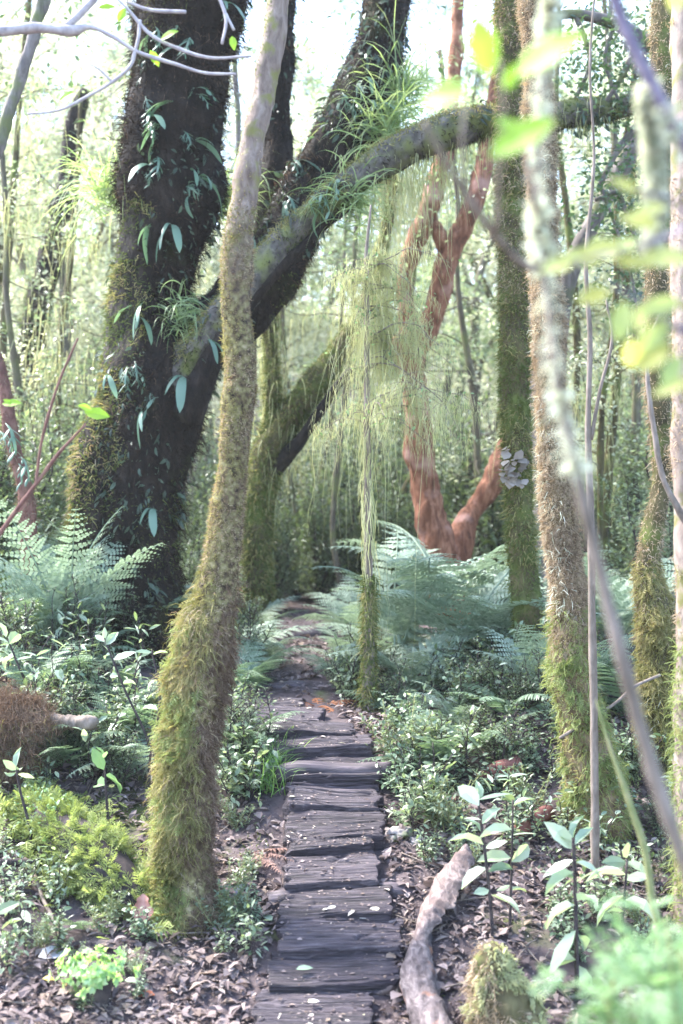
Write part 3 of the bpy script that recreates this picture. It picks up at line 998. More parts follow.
mossy(big, [TT, F1], base, M['moss_dark'], 40000, .075, .007, .9, rg, lambda P, D: ~mossreg(P, D), .9, seg=4, name='shaggy_root_mat', lvar=.6, jit=.6)
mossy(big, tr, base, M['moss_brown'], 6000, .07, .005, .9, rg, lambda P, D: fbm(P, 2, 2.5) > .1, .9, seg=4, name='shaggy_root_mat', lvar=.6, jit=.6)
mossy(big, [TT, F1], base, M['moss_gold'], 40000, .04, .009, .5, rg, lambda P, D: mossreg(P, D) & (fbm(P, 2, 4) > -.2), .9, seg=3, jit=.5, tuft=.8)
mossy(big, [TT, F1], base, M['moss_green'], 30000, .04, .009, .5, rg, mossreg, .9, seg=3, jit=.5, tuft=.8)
mossy(big, [TT, F1], base, M['moss_tan'], 16000, .035, .008, .5, rg, lambda P, D: mossreg(P, D) & (P[:, 2] < zt(400)) & (fbm(P, 2, 3) > 0), .9, seg=2, jit=.4)
mossy(big, [TT, F1], base, M['moss_green'], 9000, .04, .009, .6, rg, lambda P, D: (P[:, 2] < zt(490)) & (fbm(P, 2, 3.5) > -.1), .9, seg=2, jit=.4)
mossy(big, [L1], base, M['moss_gold'], 15000, .03, .008, .3, rg, lambda P, D: (D[:, 2] + fbm(P, 2, 4) * .5 > .1) & (P[:, 0] < 1.2), .9, seg=2, jit=.4)
mossy(big, [L1], base, M['moss_green'], 14000, .02, .007, .4, rg, lambda P, D: (fbm(P, 2, 4) > -.15), .9, seg=2, jit=.5)
mossy(big, [L1, L4], base, M['moss_dark'], 5000, .03, .007, .9, rg, lambda P, D: D[:, 2] < .3, .7, seg=3, name='shaggy_root_mat')
mossy(big, [L2], base, M['moss_green'], 5000, .03, .008, .5, rg, lambda P, D: (D[:, 0] < -.2) & (P[:, 2] < zt(160)) & (fbm(P, 2, 4) > .1), .8, seg=2)


def lichen(parent, org, anchors, n_each, L, W, mat, rg, name='hanging_lichen', sp=.04, seg=6, jit=.16):
    A = np.asarray(anchors, float)
    P = np.repeat(A, n_each, 0) + rg.normal(size=(len(A) * n_each, 3)) * sp
    D = np.tile([0, 0, -1.], (len(P), 1))
    mb = MB()
    strands(mb, P, D, L * np.exp(rg.normal(size=len(P)) * .5), W, 1.2, rg, seg, .35, jit=jit)
    return mb.build(name, mat, parent, org, smooth=False)


# grass-like tufts and lichen hanging from the arching limb
A = [L1.C[i] + np.array([0, 0, -L1.r[i] * .6]) for i in np.linspace(len(L1.C) * .46, len(L1.C) * .8, 34).astype(int)]
lichen(big, base, A, 14, .15, .005, M['lichen'], rg, sp=.06)
A = [at(x, y, DB - .3) for x, y in ((385, 175), (400, 165), (412, 160), (425, 158), (440, 152), (452, 150), (432, 165), (415, 170), (404, 185), (395, 190))]
lichen(big, base, A, 26, .36, .005, M['lichen'], rg, sp=.08)
mb = MB()
for t, n in ((TT, 5200), (L2, 3800), (L1, 1200), (L3, 700)):
    Q, D = t.sample(n, rg, lambda P, D: (fbm(P + 2, 2, 3.2) > .12) & (D[:, 1] < .3))
    d = D * .45 + rg.normal(size=D.shape) * .5 + [0, 0, -.75]
    put(mb, LEAF2_V, LEAF2_Q, None, Q + D * .02, basis(d, D + rg.normal(size=D.shape) * .4), .02 + .075 * rg.random(len(Q)) ** 2, rg.uniform(.35, .9, len(Q)))
mb.build('climber_leaves', M['leaf_climb'], big, base, smooth=False)
# crown of the big tree, mostly above the frame, added for its shade
mb = MB()
for c, s, n in (((-1.2, 8.0, 7.4), (1.5, 1.6, .8), 3200), ((.7, 8.6, 7.6), (1.3, 1.4, .8), 2600), ((-2.6, 9.6, 7.0), (1.0, 1.4, .8), 2600)):
    q = np.asarray(c) + rg.normal(size=(n, 3)) * s
    q = q[fbm(q, 2, 1.1) > -.15]
    leafcloud(mb, q, rg.uniform(.05, .1, len(q)), rg, 1, .6)
mb.build('crown', M['leaf_dark'], big, base, smooth=False)


# ---- strap ferns clinging to the big tree
mossy(big, [TT, F1, L2], base, M['moss_green'], 20000, .03, .008, .5, rg, lambda P, D: (fbm(P + 7, 3, 2.2) > .22), .9, seg=3, jit=.5, tuft=.8)
mossy(big, [TT, F1, L2], base, M['moss_brown'], 12000, .05, .006, .8, rg, lambda P, D: (fbm(P + 13, 3, 2.6) > .15), .9, seg=4, jit=.6, tuft=.8)


def blade(mb, p0, d, L, w, rg, sag=.3, lobes=0, m=8):
    pos = np.array(p0, float)
    d = nrm(np.asarray(d, float))
    side = nrm(np.cross(d, [0, -.3, 1.]) + rg.normal(size=3) * .35)
    rows, cs, ds = [], [], []
    for j in range(m + 1):
        u = j / m
        ww = w * L * (.25 + 1.5 * u ** .6 * (1 - u ** 2.5)) * (1 - .92 * (j == m))
        if lobes:
            ww *= .45
        rows += [pos - side * ww, pos + [0, -.003, .003], pos + side * ww]
        cs.append(pos.copy()); ds.append(d.copy())
        d = nrm(d + np.array([0, -.01, -sag]) + rg.normal(size=3) * .05)
        pos = pos + d * L / m
    q = []
    for j in range(m):
        b = j * 3
        q += [[b, b + 1, b + 4, b + 3], [b + 1, b + 2, b + 5, b + 4]]
    mb.add(np.array(rows), q)
    for i in range(lobes):
        j = 2 + int(i * (m - 3) / max(1, lobes - 1))
        for s in (-1, 1):
            l = L * rg.uniform(.28, .5) * (1 - .35 * abs(i - lobes * .35) / lobes)
            blade(mb, cs[j], side * s + ds[j] * .75 + [0, -.1, 0], l, .12, rg, .16, 0, 5)


def strap_mesh(seed, n, L, lobes):
    rg = np.random.default_rng(seed)
    mb = MB()
    for i in range(n):
        a = rg.uniform(-1.1, 1.1)
        blade(mb, rg.normal(size=3) * [.02, .01, .03], [math.sin(a), -.6 - .4 * rg.random(), rg.uniform(-.5, .35)], L * rg.uniform(.6, 1.3), rg.uniform(.07, .11), rg, rg.uniform(.2, .4), lobes if rg.random() < .75 else 0)
    return mb


SM = [strap_mesh(50 + i, n, L, lb).mesh('blades', M['strap']) for i, (n, L, lb) in enumerate(((2, .24, 3), (3, .2, 3), (2, .3, 0), (2, .26, 4), (2, .34, 0)))]
STRAPS = [(143, 104, 0, 'drooping pale strap fern high on the big trunk near its left edge'), (165, 103, 4, 'narrow strap fern blades high in the middle of the big trunk'), (146, 128, 1, 'small strap fern tuft on the upper left of the big trunk'),
          (192, 132, 1, 'bright fan shaped strap fern in the middle of the big trunk'), (160, 130, 3, 'dim strap fern beside the bright fan on the big trunk'), (207, 90, 0, 'strap fern hanging at the upper right of the big trunk'),
          (145, 168, 3, 'strap fern with yellowing base on the left edge of the big trunk'), (205, 165, 2, 'single long pale strap blade below the bright fan'), (200, 195, 3, 'loose strap fern low on the right of the big trunk'),
          (175, 236, 2, 'narrow upright looking strap fern above the fork'), (154, 235, 4, 'thin strap fern above the fork at the trunk left side'), (126, 310, 2, 'pair of narrow strap blades on the mossy left side'), (152, 300, 4, 'thin strap blade on dark bark below the fork height'),
          (133, 365, 1, 'pale strap fern cluster on the left of the lower trunk'), (149, 368, 0, 'large pale strap fern cluster in the middle of the lower trunk'), (167, 400, 3, 'green strap fern under the pale cluster'), (187, 388, 2, 'broad strap blade right of the pale cluster'),
          (152, 405, 4, 'short strap blades hanging under the pale cluster left side'), (211, 355, 2, 'strap fern hanging below the mossy limb near the leaning trunk'), (284, 152, 0, 'pale strap fern on the thin dark limb beside the leaning trunk'), (277, 193, 1, 'small pale strap fern on the thin dark limb near the arching limb'),
          (346, 90, 0, 'strap fern on the front of the thick upper limb'), (368, 80, 3, 'strap fern drooping on the right of the thick upper limb'), (377, 92, 2, 'long strap blades below the drooping fern on the upper limb'), (308, 130, 4, 'thin strap blade on the left side of the thick upper limb'), (306, 190, 1, 'strap fern at the base of the thick upper limb'), (327, 185, 3, 'dim strap fern above the arching limb'), (240, 240, 1, 'strap fern tuft at the junction of the limbs'), (163, 500, 2, 'strap fern low on the dark side of the trunk'), (146, 40, 1, 'pale strap fern near the top left of the big trunk'), (195, 50, 3, 'dim strap fern near the top of the big trunk'), (230, 10, 2, 'strap fern at the top right of the big trunk')]
alltubes = np.vstack([t.P.reshape(-1, 3) for t in (TT, F1, L1, L2, L3)])
APX = CX + alltubes[:, 0] / alltubes[:, 1] * F
APY = CY - (alltubes[:, 2] - ZC) / alltubes[:, 1] * F
for x, y, k, lab in STRAPS:
    dd = (APX - x) ** 2 + (APY - y) ** 2
    near = np.where(dd < 14 ** 2)[0]
    if not len(near):
        near = np.argsort(dd)[:5]
    b = near[np.argmin(alltubes[near, 1])]
    r = empty('strap_fern', alltubes[b] + np.array([0, .0, 0]), lab, 'fern', 'strap ferns clinging to the big dark tree', rng.normal() * .3)
    child('blades', SM[k], r, rot=(0, rng.normal() * .35, rng.normal() * .5), sc=rng.uniform(.6, .95))
    if k != 4:
        child('blades', SM[(k + 1 + int(rng.integers(3))) % 5], r, (rng.normal() * .04, .0, rng.normal() * .05), (rng.normal() * .3, rng.normal() * .4, rng.normal() * .8), rng.uniform(.4, .75))

# ---- thick tan mossy trunk on the right
DA = 5.7
rows = [(520, -150, 22, DA + .5), (529, -50, 24, DA + .4), (536, 50, 25, DA + .3), (541, 150, 27, DA + .2), (543, 250, 27, DA + .1), (549, 340, 28, DA), (553, 430, 29, DA), (559, 520, 32, DA), (568, 600, 34, DA), (573, 680, 38, DA), (586, 745, 46, DA), (597, 800, 60, DA)]
P, base = stands(rows, DA)
ta = empty('moss_tree', base, 'thick tree right of the path, shaggy tan moss above and green at its foot', 'tree', 'mossy trees by the path')
mb = MB()
TA = Tube(P, 26, .025, .14, 6, .06, .01).add(mb)
M['bark_tan'] = barkmat('tan_mossy_bark', [(.05, .03, .02), (.14, .10, .055), (.24, .18, .11)], (20, 20, 12), bump=.8)
mb.build('trunk', M['bark_tan'], ta, base)
rg = np.random.default_rng(3)
zt = lambda py: ZC - (py - CY) / F * DA
mossy(ta, [TA], base, M['moss_tan'], 60000, .03, .0036, .7, rg, lambda P, D: P[:, 2] > zt(650) + rg.normal(size=len(P)) * .12, 1.0, seg=5, jit=.85, tuft=1.2)
mossy(ta, [TA], base, M['moss_brown'], 20000, .034, .0036, .75, rg, lambda P, D: (P[:, 2] > zt(640)) & (D[:, 0] + .5 * fbm(P, 2, 5) > .2), .9, seg=4, jit=.5)
mossy(ta, [TA], base, M['moss_bright'], 12000, .05, .006, .7, rg, lambda P, D: (P[:, 2] < zt(620) + .2 * fbm(P, 2, 3)) & (fbm(P, 2, 8) > -.25), .7, seg=4, jit=.5, tuft=1.2)
mossy(ta, [TA], base, M['moss_gold'], 9000, .035, .006, .6, rg, lambda P, D: P[:, 2] < zt(600), .9, seg=4, jit=.5)
feathered(ta, [TA], base, M['moss_bright'], 15000, .03, rg, lambda P, D: (P[:, 2] < zt(610) + .25 * fbm(P, 2, 3)) & (fbm(P, 2, 6) > -.2))
feathered(ta, [TA], base, M['moss_tan'], 24000, .02, rg, lambda P, D: (P[:, 2] > zt(660)) & (fbm(P, 2, 6) > -.3))
mossy(ta, [TA], base, M['lichen_pale'], 7000, .03, .005, .7, rg, lambda P, D: (P[:, 2] > zt(640)) & (D[:, 0] < .1) & (fbm(P, 2, 5) > .1), .9, seg=3, jit=.5)
mb = MB()
q = np.array([-.5, 6.2, 6.6]) + rg.normal(size=(1, 3)) * 0 + rg.normal(size=(1500, 3)) * [1.0, 1.2, .6] + [1.6, 0, 0]
q = q[fbm(q, 2, 1.2) > -.1]
leafcloud(mb, q, rg.uniform(.04, .08, len(q)), rg, 1, .6)
mb.build('crown', M['leaf_mid'], ta, base, smooth=False)  # crown out of view above the tan trunk, added to shade the ground

# ---- dark mossy trunk behind it
DK = 7.4
rows = [(500, -150, 24, DK + .4), (506, -40, 25, DK + .3), (510, 80, 26, DK + .2), (512, 200, 27, DK + .1), (514, 300, 27, DK), (516, 400, 27, DK), (519, 500, 27, DK), (525, 590, 28, DK), (531, 650, 30, DK), (534, 690, 34, DK)]
P, base = stands(rows, DK)
tk = empty('moss_tree', base, 'dark green mossy trunk standing just behind the tan one', 'tree', 'mossy trees by the path')
mb = MB()
TK = Tube(P, 22, .03, .16, 5, .06, .012).add(mb)
mb.build('trunk', M['bark_mossy'], tk, base)
rg = np.random.default_rng(4)
zt = lambda py: ZC - (py - CY) / F * DK
mossy(tk, [TK], base, M['moss_green'], 20000, .03, .007, .6, rg, None, .9, seg=3, jit=.4)
mossy(tk, [TK], base, M['moss_gold'], 8000, .035, .007, .6, rg, lambda P, D: (fbm(P, 2, 4) > .0), .9, seg=3, jit=.4)
mossy(tk, [TK], base, M['moss_tan'], 6000, .05, .006, .9, rg, lambda P, D: (P[:, 2] > zt(300)), .9, seg=3, jit=.4)
mb = MB()
for k in range(34):
    c = at(514 + rng.normal() * 6, 448 + rng.uniform(0, 38), DK - .10)
    B = basis(nrm(np.array([[rng.normal() * .5, -.6, -.4 + rng.normal() * .4]])), np.array([[rng.normal() * .4, -.5, 1.]]))
    put(mb, LEAF2_V, LEAF2_Q, None, c[None], B, np.array([rng.uniform(.03, .075)]), 2.2)
o = mb.build('bracket_lichen', M['fungus'], None, tuple(at(515, 460, DK - .1)))
tag(o, 'pale ruffled bracket lichen on the dark trunk behind the tan one', 'lichen')

# ---- two mossy trunks at the right
DR = 6.1
rows = [(668, -150, 20, DR + .4), (664, 0, 22, DR + .3), (660, 150, 22, DR + .2), (657, 280, 22, DR + .1), (657, 370, 22, DR), (660, 430, 20, DR), (662, 480, 18, DR), (653, 530, 20, DR), (648, 575, 24, DR), (656, 620, 40, DR), (662, 680, 42, DR), (664, 760, 48, DR), (664, 810, 56, DR)]
P, base = stands(rows, DR)
tr_ = empty('moss_tree', base, 'slim crooked mossy trunk with a swollen green base near the right edge', 'tree', 'mossy trees by the path')
mb = MB()
TR = Tube(P, 22, .025, .14, 6, .06, .01).add(mb)
mb.build('trunk', M['bark_mossy'], tr_, base)
rg = np.random.default_rng(5)
zt = lambda py: ZC - (py - CY) / F * DR
mossy(tr_, [TR], base, M['moss_tan'], 13000, .03, .005, .75, rg, lambda P, D: P[:, 2] > zt(640), .9, seg=3, jit=.5)
mossy(tr_, [TR], base, M['moss_gold'], 14000, .045, .0065, .7, rg, lambda P, D: P[:, 2] < zt(560), .9, seg=4, jit=.5)
feathered(tr_, [TR], base, M['moss_gold'], 15000, .032, rg, lambda P, D: (P[:, 2] < zt(570)) & (fbm(P, 2, 6) > -.2))
mossy(tr_, [TR], base, M['lichen_pale'], 1500, .03, .006, .7, rg, lambda P, D: fbm(P, 2, 5) > .25, .9, seg=3, jit=.5)
DS = 5.0
rows = [(684, -120, 24, DS + .3), (684, 50, 26, DS + .2), (685, 200, 28, DS + .1), (686, 340, 28, DS), (687, 450, 28, DS), (690, 560, 30, DS), (693, 650, 34, DS), (697, 740, 44, DS), (700, 860, 50, DS)]
P, base = stands(rows, DS)
te = empty('moss_tree', base, 'pale pinkish trunk half cut off by the right edge, mossy below', 'tree', 'mossy trees by the path')
mb = MB()
TE = Tube(P, 22, .025, .12, 6, .05, .006).add(mb)
mb.build('trunk', M['bark_pink'], te, base)
rg = np.random.default_rng(6)
zt = lambda py: ZC - (py - CY) / F * DS
mossy(te, [TE], base, M['moss_tan'], 9000, .02, .0045, .7, rg, lambda P, D: (fbm(P, 2, 3) > 0) & (P[:, 2] > zt(640)), .9, seg=3, jit=.5)
mossy(te, [TE], base, M['moss_bright'], 9000, .04, .006, .7, rg, lambda P, D: (P[:, 2] < zt(640)), .9, seg=4, jit=.5)
DC = 4.9
rows = [(668, 300, 2, DC), (655, 325, 3, DC), (648, 350, 4, DC), (648, 385, 4.5, DC), (654, 430, 5.5, DC), (662, 475, 6, DC), (676, 505, 6, DC), (690, 530, 6, DC)]
mb = MB()
Tube(pts(rows), 10, .015, .25, 14, .1).add(mb)
o = mb.build('woody_vine', M['twig_brown'], None, tuple(at(662, 475, DC)))
tag(o, 'pale grey woody vine looping against the right edge trunk', 'vine')

# ---- slim sapling draped in lichen, mossy foot
DL = 7.0
rows = [(371, 205, 2, DL), (366, 260, 4, DL), (367, 320, 6, DL), (367, 420, 7, DL), (368, 520, 8, DL), (369, 600, 9, DL), (369, 660, 14, DL), (368, 725, 15, DL)]
P, base = stands(rows, DL)
sl = empty('lichen_sapling', base, 'slim sapling draped in beard lichen with a mossy green foot beside the path', 'tree')
mb = MB()
TL = Tube(P, 12, .03, .12, 8).add(mb)
rg = np.random.default_rng(8)
tw = []
for k in range(40):
    i = int(rg.uniform(.10, .44) * (len(TL.C) - 1))
    c = TL.C[i]
    a = (rg.normal() * .75 if k % 4 else rg.uniform(2.2, 4.2)) if k % 3 else rg.uniform(-.5, .4)
    ln = (rg.uniform(.15, .62) if k % 3 else rg.uniform(.4, .8)) * (.6 if math.cos(a) < 0 else 1) * (.6 + .7 * i / len(TL.C))
    e = c + np.array([math.cos(a) * ln, math.sin(a) * ln * .7, rg.uniform(-.35, .06) * ln * 2])
    t = Tube(stem_path(c, e, (0, 0, .22 * ln), .005, .0015, 7, rg), 5, .035, 0, 0).add(mb)
    tw.append(t)
    for j in range(3):
        c2 = t.C[int(rg.uniform(.3, .95) * (len(t.C) - 1))]
        e2 = c2 + rg.normal(size=3) * [.12, .1, .05] + [0, 0, -.06]
        tw.append(Tube(stem_path(c2, e2, (0, 0, .03), .002, .001, 5, rg), 4, .035, 0, 0).add(mb))
mb.build('stem', M['twig_brown'], sl, base)
A = np.vstack([t.C[1:] for t in tw])
lichen(sl, base, A[rg.random(len(A)) < .75], 5, .05, .0028, M['lichen'], rg, sp=.018, jit=.45)
lichen(sl, base, A[rg.random(len(A)) < .4], 3, .13, .0028, M['lichen'], rg, sp=.025, jit=.3)
lichen(sl, base, A[rg.random(len(A)) < .12], 3, .34, .0032, M['lichen'], rg, sp=.03, jit=.2)
A = [TL.C[i] for i in range(int(len(TL.C) * .42), int(len(TL.C) * .70))]
lichen(sl, base, A, 12, .13, .006, M['lichen'], rg, sp=.02)
mossy(sl, [TL], base, M['moss_green'], 6000, .04, .007, .8, rg, lambda P, D: P[:, 2] < ZC - (575 - CY) / F * DL, .9, seg=3, jit=.4)
mossy(sl, [TL], base, M['moss_gold'], 3000, .045, .007, .8, rg, lambda P, D: P[:, 2] < ZC - (590 - CY) / F * DL, .9, seg=3, jit=.4)
mb = MB()
A2 = np.vstack([t.C for t in tw])
q = A2[rg.integers(len(A2), size=520)] + rg.normal(size=(520, 3)) * .03
leafcloud(mb, q, rg.uniform(.018, .035, len(q)), rg, 2, .5)
mb.build('leaves', M['leaf_soft'], sl, base, smooth=False)

# ---- red barked tree
DF = 11.0
rows = [(410, 335, 37.7, DF), (414, 380, 26.2, DF), (418, 440, 24.6, DF), (428, 500, 29.5, DF), (440, 560, 36.1, DF), (444, 600, 41.0, DF)]
P, base = stands(rows, DF)
rd = empty('red_tree', base, 'twisted tree with peeling orange red bark forking behind the tree fern', 'tree')
mb = MB()
RL = [Tube(P, 22, .05, .24, 5, .08, .03).add(mb)]
mb.build('trunk', M['bark_red'], rd, base)
for rows in ([(412, 365, 23.0, DF), (408, 325, 20.5, DF), (404, 285, 15.6, DF), (412, 250, 18.0, DF), (424, 220, 19.7, DF), (434, 190, 19.7, DF), (446, 140, 16.4, DF + .2), (455, 60, 13.9, DF + .4), (460, -40, 11.5, DF + .5)],
             [(418, 345, 27.9, DF), (432, 320, 23.0, DF - .05), (441, 285, 20.5, DF - .05), (449, 255, 18.0, DF), (462, 228, 18.0, DF), (476, 195, 18.0, DF), (488, 140, 16.4, DF + .2), (500, 60, 14.8, DF + .4), (505, -50, 12.3, DF + .6)],
             [(447, 250, 14.8, DF), (438, 232, 11.5, DF), (434, 215, 8.2, DF + .1), (428, 180, 6.6, DF + .2)],
             [(440, 590, 32.8, DF + .3), (462, 535, 24.6, DF + .4), (474, 510, 23.0, DF + .5), (492, 485, 23.0, DF + .5), (504, 455, 19.7, DF + .6), (514, 420, 18.0, DF + .7), (520, 350, 14.8, DF + .8), (528, 250, 12.3, DF + 1)]):
    RL.append(limb(rows, rd, M['bark_red'], base, 18, .24, fr=5))
rg = np.random.default_rng(9)
RL = RL[1:]
A = np.vstack([RL[0].C[len(RL[0].C) // 2:], RL[1].C[len(RL[1].C) // 2:]])
lichen(rd, base, A[::3], 5, .25, .008, M['lichen'], rg, sp=.08)
mb = MB()
q = np.array([1.4, 11.3, 7.4]) + rg.normal(size=(1500, 3)) * [1.6, 1.4, .8]
q = q[fbm(q, 2, 1.0) > -.1]
leafcloud(mb, q, rg.uniform(.05, .09, len(q)), rg, 1, .6)
mb.build('crown', M['leaf_mid'], rd, base, smooth=False)  # crown mostly above the view, added for the shade it casts

# ---- leaning tree with hanging lichen behind the path
DG = 10.0
rows = [(352, 330, 16, DG + .2), (330, 362, 22, DG + .1), (308, 392, 26, DG), (285, 422, 30, DG), (268, 458, 30, DG), (258, 510, 30, DG), (255, 560, 30, DG), (256, 610, 36, DG)]
P, base = stands(rows, DG)
lt = empty('leaning_tree', base, 'mossy tree bending right over the path hung with pale lichen', 'tree')
mb = MB()
TG = Tube(P, 20, .04, .16, 5, .06, .015).add(mb)
mb.build('trunk', M['bark_mossy'], lt, base)
L5 = limb([(272, 470, 20, DG), (300, 440, 14, DG - .1), (318, 415, 12, DG - .1), (338, 385, 9, DG - .1), (360, 366, 6, DG)], lt, M['bark_dark'], base, 12)
L6 = limb([(350, 335, 15, DG + .2), (372, 290, 13, DG + .3), (388, 220, 11, DG + .4), (392, 120, 10, DG + .5), (398, 0, 9, DG + .6), (400, -60, 8, DG + .6)], lt, M['bark_mossy'], base, 10)
L7 = limb([(268, 455, 16, DG), (272, 400, 14, DG), (270, 340, 12, DG + .1), (262, 280, 9, DG + .2)], lt, M['bark_mossy'], base, 10)
rg = np.random.default_rng(10)
mossy(lt, [TG, L7], base, M['moss_green'], 12000, .045, .009, .6, rg, None, .9, seg=3, jit=.4)
mossy(lt, [TG, L6, L7], base, M['moss_gold'], 6000, .05, .009, .7, rg, lambda P, D: D[:, 2] > -.2, .9, seg=3, jit=.4)
A = np.vstack([TG.C[:len(TG.C) // 2], L7.C, L6.C[:len(L6.C) // 2]])
lichen(lt, base, A[::2], 16, .22, .009, M['lichen'], rg, sp=.06)
mb = MB()
for c in ((.1, 10.3, 5.8), (-.2, 10.1, 4.6), (.4, 10.4, 5.0)):
    q = np.array(c) + rg.normal(size=(700, 3)) * [.5, .5, .3]
    leafcloud(mb, q, rg.uniform(.04, .07, len(q)), rg, 1, .6)
mb.build('crown', M['leaf_mid'], lt, base, smooth=False)

# ---- slender bare stem, and the left hand small trunks
DN = 5.2
rows = [(600, -60, 2, DN), (590, 60, 2.5, DN), (594, 160, 3, DN), (586, 260, 4.2, DN), (590, 340, 5, DN), (588, 430, 6, DN), (591, 520, 7, DN), (592, 620, 7.5, DN), (594, 720, 8, DN), (595, 850, 9, DN)]
P, base = stands(rows, DN)
mb = MB()
TN = Tube(P, 10, .03, .1, 8).add(mb)
e = Tube(pts([(591, 440, 4, DN), (600, 390, 3.5, DN), (612, 340, 3, DN), (606, 300, 2, DN)]), 8, .03, .1, 8).add(mb)
o = mb.build('bare_stem', M['twig_brown'], None, base)
tag(o, 'slender straight bare grey stem in front of the tan mossy trunk', 'sapling')
DW = 7.6
rows = [(-40, 260, 9, DW), (-14, 330, 12, DW), (4, 385, 13, DW), (12, 440, 15, DW), (24, 485, 15, DW), (28, 520, 17, DW), (30, 570, 17, DW), (30, 620, 18, DW)]
P, base = stands(rows, DW)
sb = empty('small_trunk', base, 'small reddish brown trunk bending left at the left edge above the ferns', 'tree')
mb = MB()
TW = Tube(P, 14, .03, .12, 6).add(mb)
mb.build('trunk', M['twig_red'], sb, base)
mossy(sb, [TW], base, M['moss_brown'], 2500, .03, .006, .6, np.random.default_rng(11), None, .9, seg=3, jit=.4)
r = empty('strap_fern', TW.C[int(len(TW.C) * .45)] + np.array([0, -.06, 0]), 'drooping strap fern tuft on the small brown trunk at the left', 'fern', 'strap ferns clinging to small trunks')
child('blades', SM[1], r, sc=1.1)
r = empty('strap_fern', TW.C[int(len(TW.C) * .52)] + np.array([.04, -.06, 0]), 'lower pale strap fern on the small brown trunk at the left', 'fern', 'strap ferns clinging to small trunks')
child('blades', SM[0], r, sc=1.2)
# ================================================================== GROUND DETAIL
def scatter_ground(n, x0, x1, y0, y1, rg, dens=None):
    y = y0 + (y1 - y0) * rg.random(n)
    x = rg.uniform(x0, x1, n)
    P = np.stack([x, y, gz(x, y)], 1)
    return P


def pathdist(P):
    return np.abs(P[:, 0] - np.interp(P[:, 1], PYD, PXD))


rg = np.random.default_rng(21)
mb = MB()
P = np.vstack([scatter_ground(62000, -2.1, 2.4, 4.2, 7, rg), scatter_ground(32000, -3.2, 3.2, 6.5, 10, rg)])
P = np.vstack([P, scatter_ground(9000, -1.2, .5, 7.1, 13, rg)])
P = P[((pathdist(P) > .2 + .06 * rg.random(len(P))) | (P[:, 1] > 7.2)) & (rg.random(len(P)) < np.clip(1.5 - P[:, 1] / 9, .3, 1))]
P[:, 2] += .008 + rg.random(len(P)) ** 3 * .035
d = rg.normal(size=(len(P), 3)) * [1, 1, .22]
B = basis(d, rg.normal(size=(len(P), 3)) * .26 + [0, 0, 1])
keepn = fbm(P * [1, 1, 0] + 8, 3, 2.5) + .5 * rg.random(len(P)) > -.15
P, d, B = P[keepn], d[keepn], B[keepn]
S = .010 + .075 * rg.random(len(P)) ** 3.2
f = rg.random(len(P)) < .6
put(mb, LEAF2_V * [1, 1, 1.6], LEAF2_Q, None, P[f], B[f], S[f], rg.uniform(.5, 1.4, f.sum()))
f = ~f
put(mb, LEAF1_V * [1, 1, 2.5], LEAF1_Q, None, P[f], B[f], S[f] * .8, rg.uniform(.4, 1.4, f.sum()))
o = mb.build('leaf_litter', M['litter'], smooth=False)
tag(o, 'purple brown dead leaf litter covering the forest floor', 'leaf litter', None, 'stuff')
# dead twigs among the litter
mb = MB()
for k in range(420):
    x, y = rg.uniform(-2.2, 2.4), rg.uniform(4.3, 8)
    if abs(x - np.interp(y, PYD, PXD)) < .3:
        continue
    a, l = rg.uniform(0, 6.28), rg.uniform(.06, .35)
    q = []
    for s in (-.5, 0, .5):
        xx, yy = x + math.cos(a) * l * s, y + math.sin(a) * l * s
        q.append((xx, yy, g1(xx, yy) + .012 + rg.uniform(0, .02), rg.uniform(.0015, .004)))
    Tube(np.array(q), 5, .05, 0, 0).add(mb)
o = mb.build('fallen_twigs', M['twig_brown'])
tag(o, 'thin dead twigs lying among the leaf litter', 'twigs', None, 'stuff')

# low creeping green among the litter: tiny leaves and moss films
mb = MB()
P = scatter_ground(90000, -6, 6, 4.6, 13, rg)
pd = pathdist(P)
f = (pd > .32) & (fbm(P * [1, 1, 0], 3, 1.3) + .22 * np.clip(P[:, 1] - 6.6, -2.5, 2.2) - .45 * (P[:, 1] < 5.6) > -.02)
P = P[f]
P[:, 2] += .02 + rg.random(len(P)) ** 2 * .16
leafcloud(mb, P, rg.uniform(.014, .042, len(P)), rg, 1, .75, 1.1)
o = mb.build('ground_cover', M['leaf_under'], smooth=False)
tag(o, 'low green creeping ground cover on both banks', 'ground cover', None, 'stuff')
mb = MB()
P = scatter_ground(26000, -2.4, 2.6, 4.3, 8, rg)
f = (pathdist(P) > .27) & (fbm(P * [1, 1, 0] + 4, 3, 2.2) > .42)
P = P[f]
strands(mb, P, np.tile([0, 0, 1.], (len(P), 1)), .03, .006, .1, rg, 2, 1.2, jit=.4)
o = mb.build('moss_film', M['moss_green'], smooth=False)
tag(o, 'thin green moss patches on the soil beside the treads', 'moss', None, 'stuff')


FR['flat'] = [frond_mesh('frond', M['fern_pale'], 1.0, .3, R(a), b, n, 'bi', 45 + i) for i, (a, b, n) in enumerate(((38, .95, 16), (28, .75, 15), (48, 1.15, 17)))]
FR['up'] = [frond_mesh('frond', M['fern_pale'], 1.0, .26, R(a), b, n, 'bi', 40 + i) for i, (a, b, n) in enumerate(((84, .9, 18), (76, 1.0, 17), (88, 1.2, 19)))]
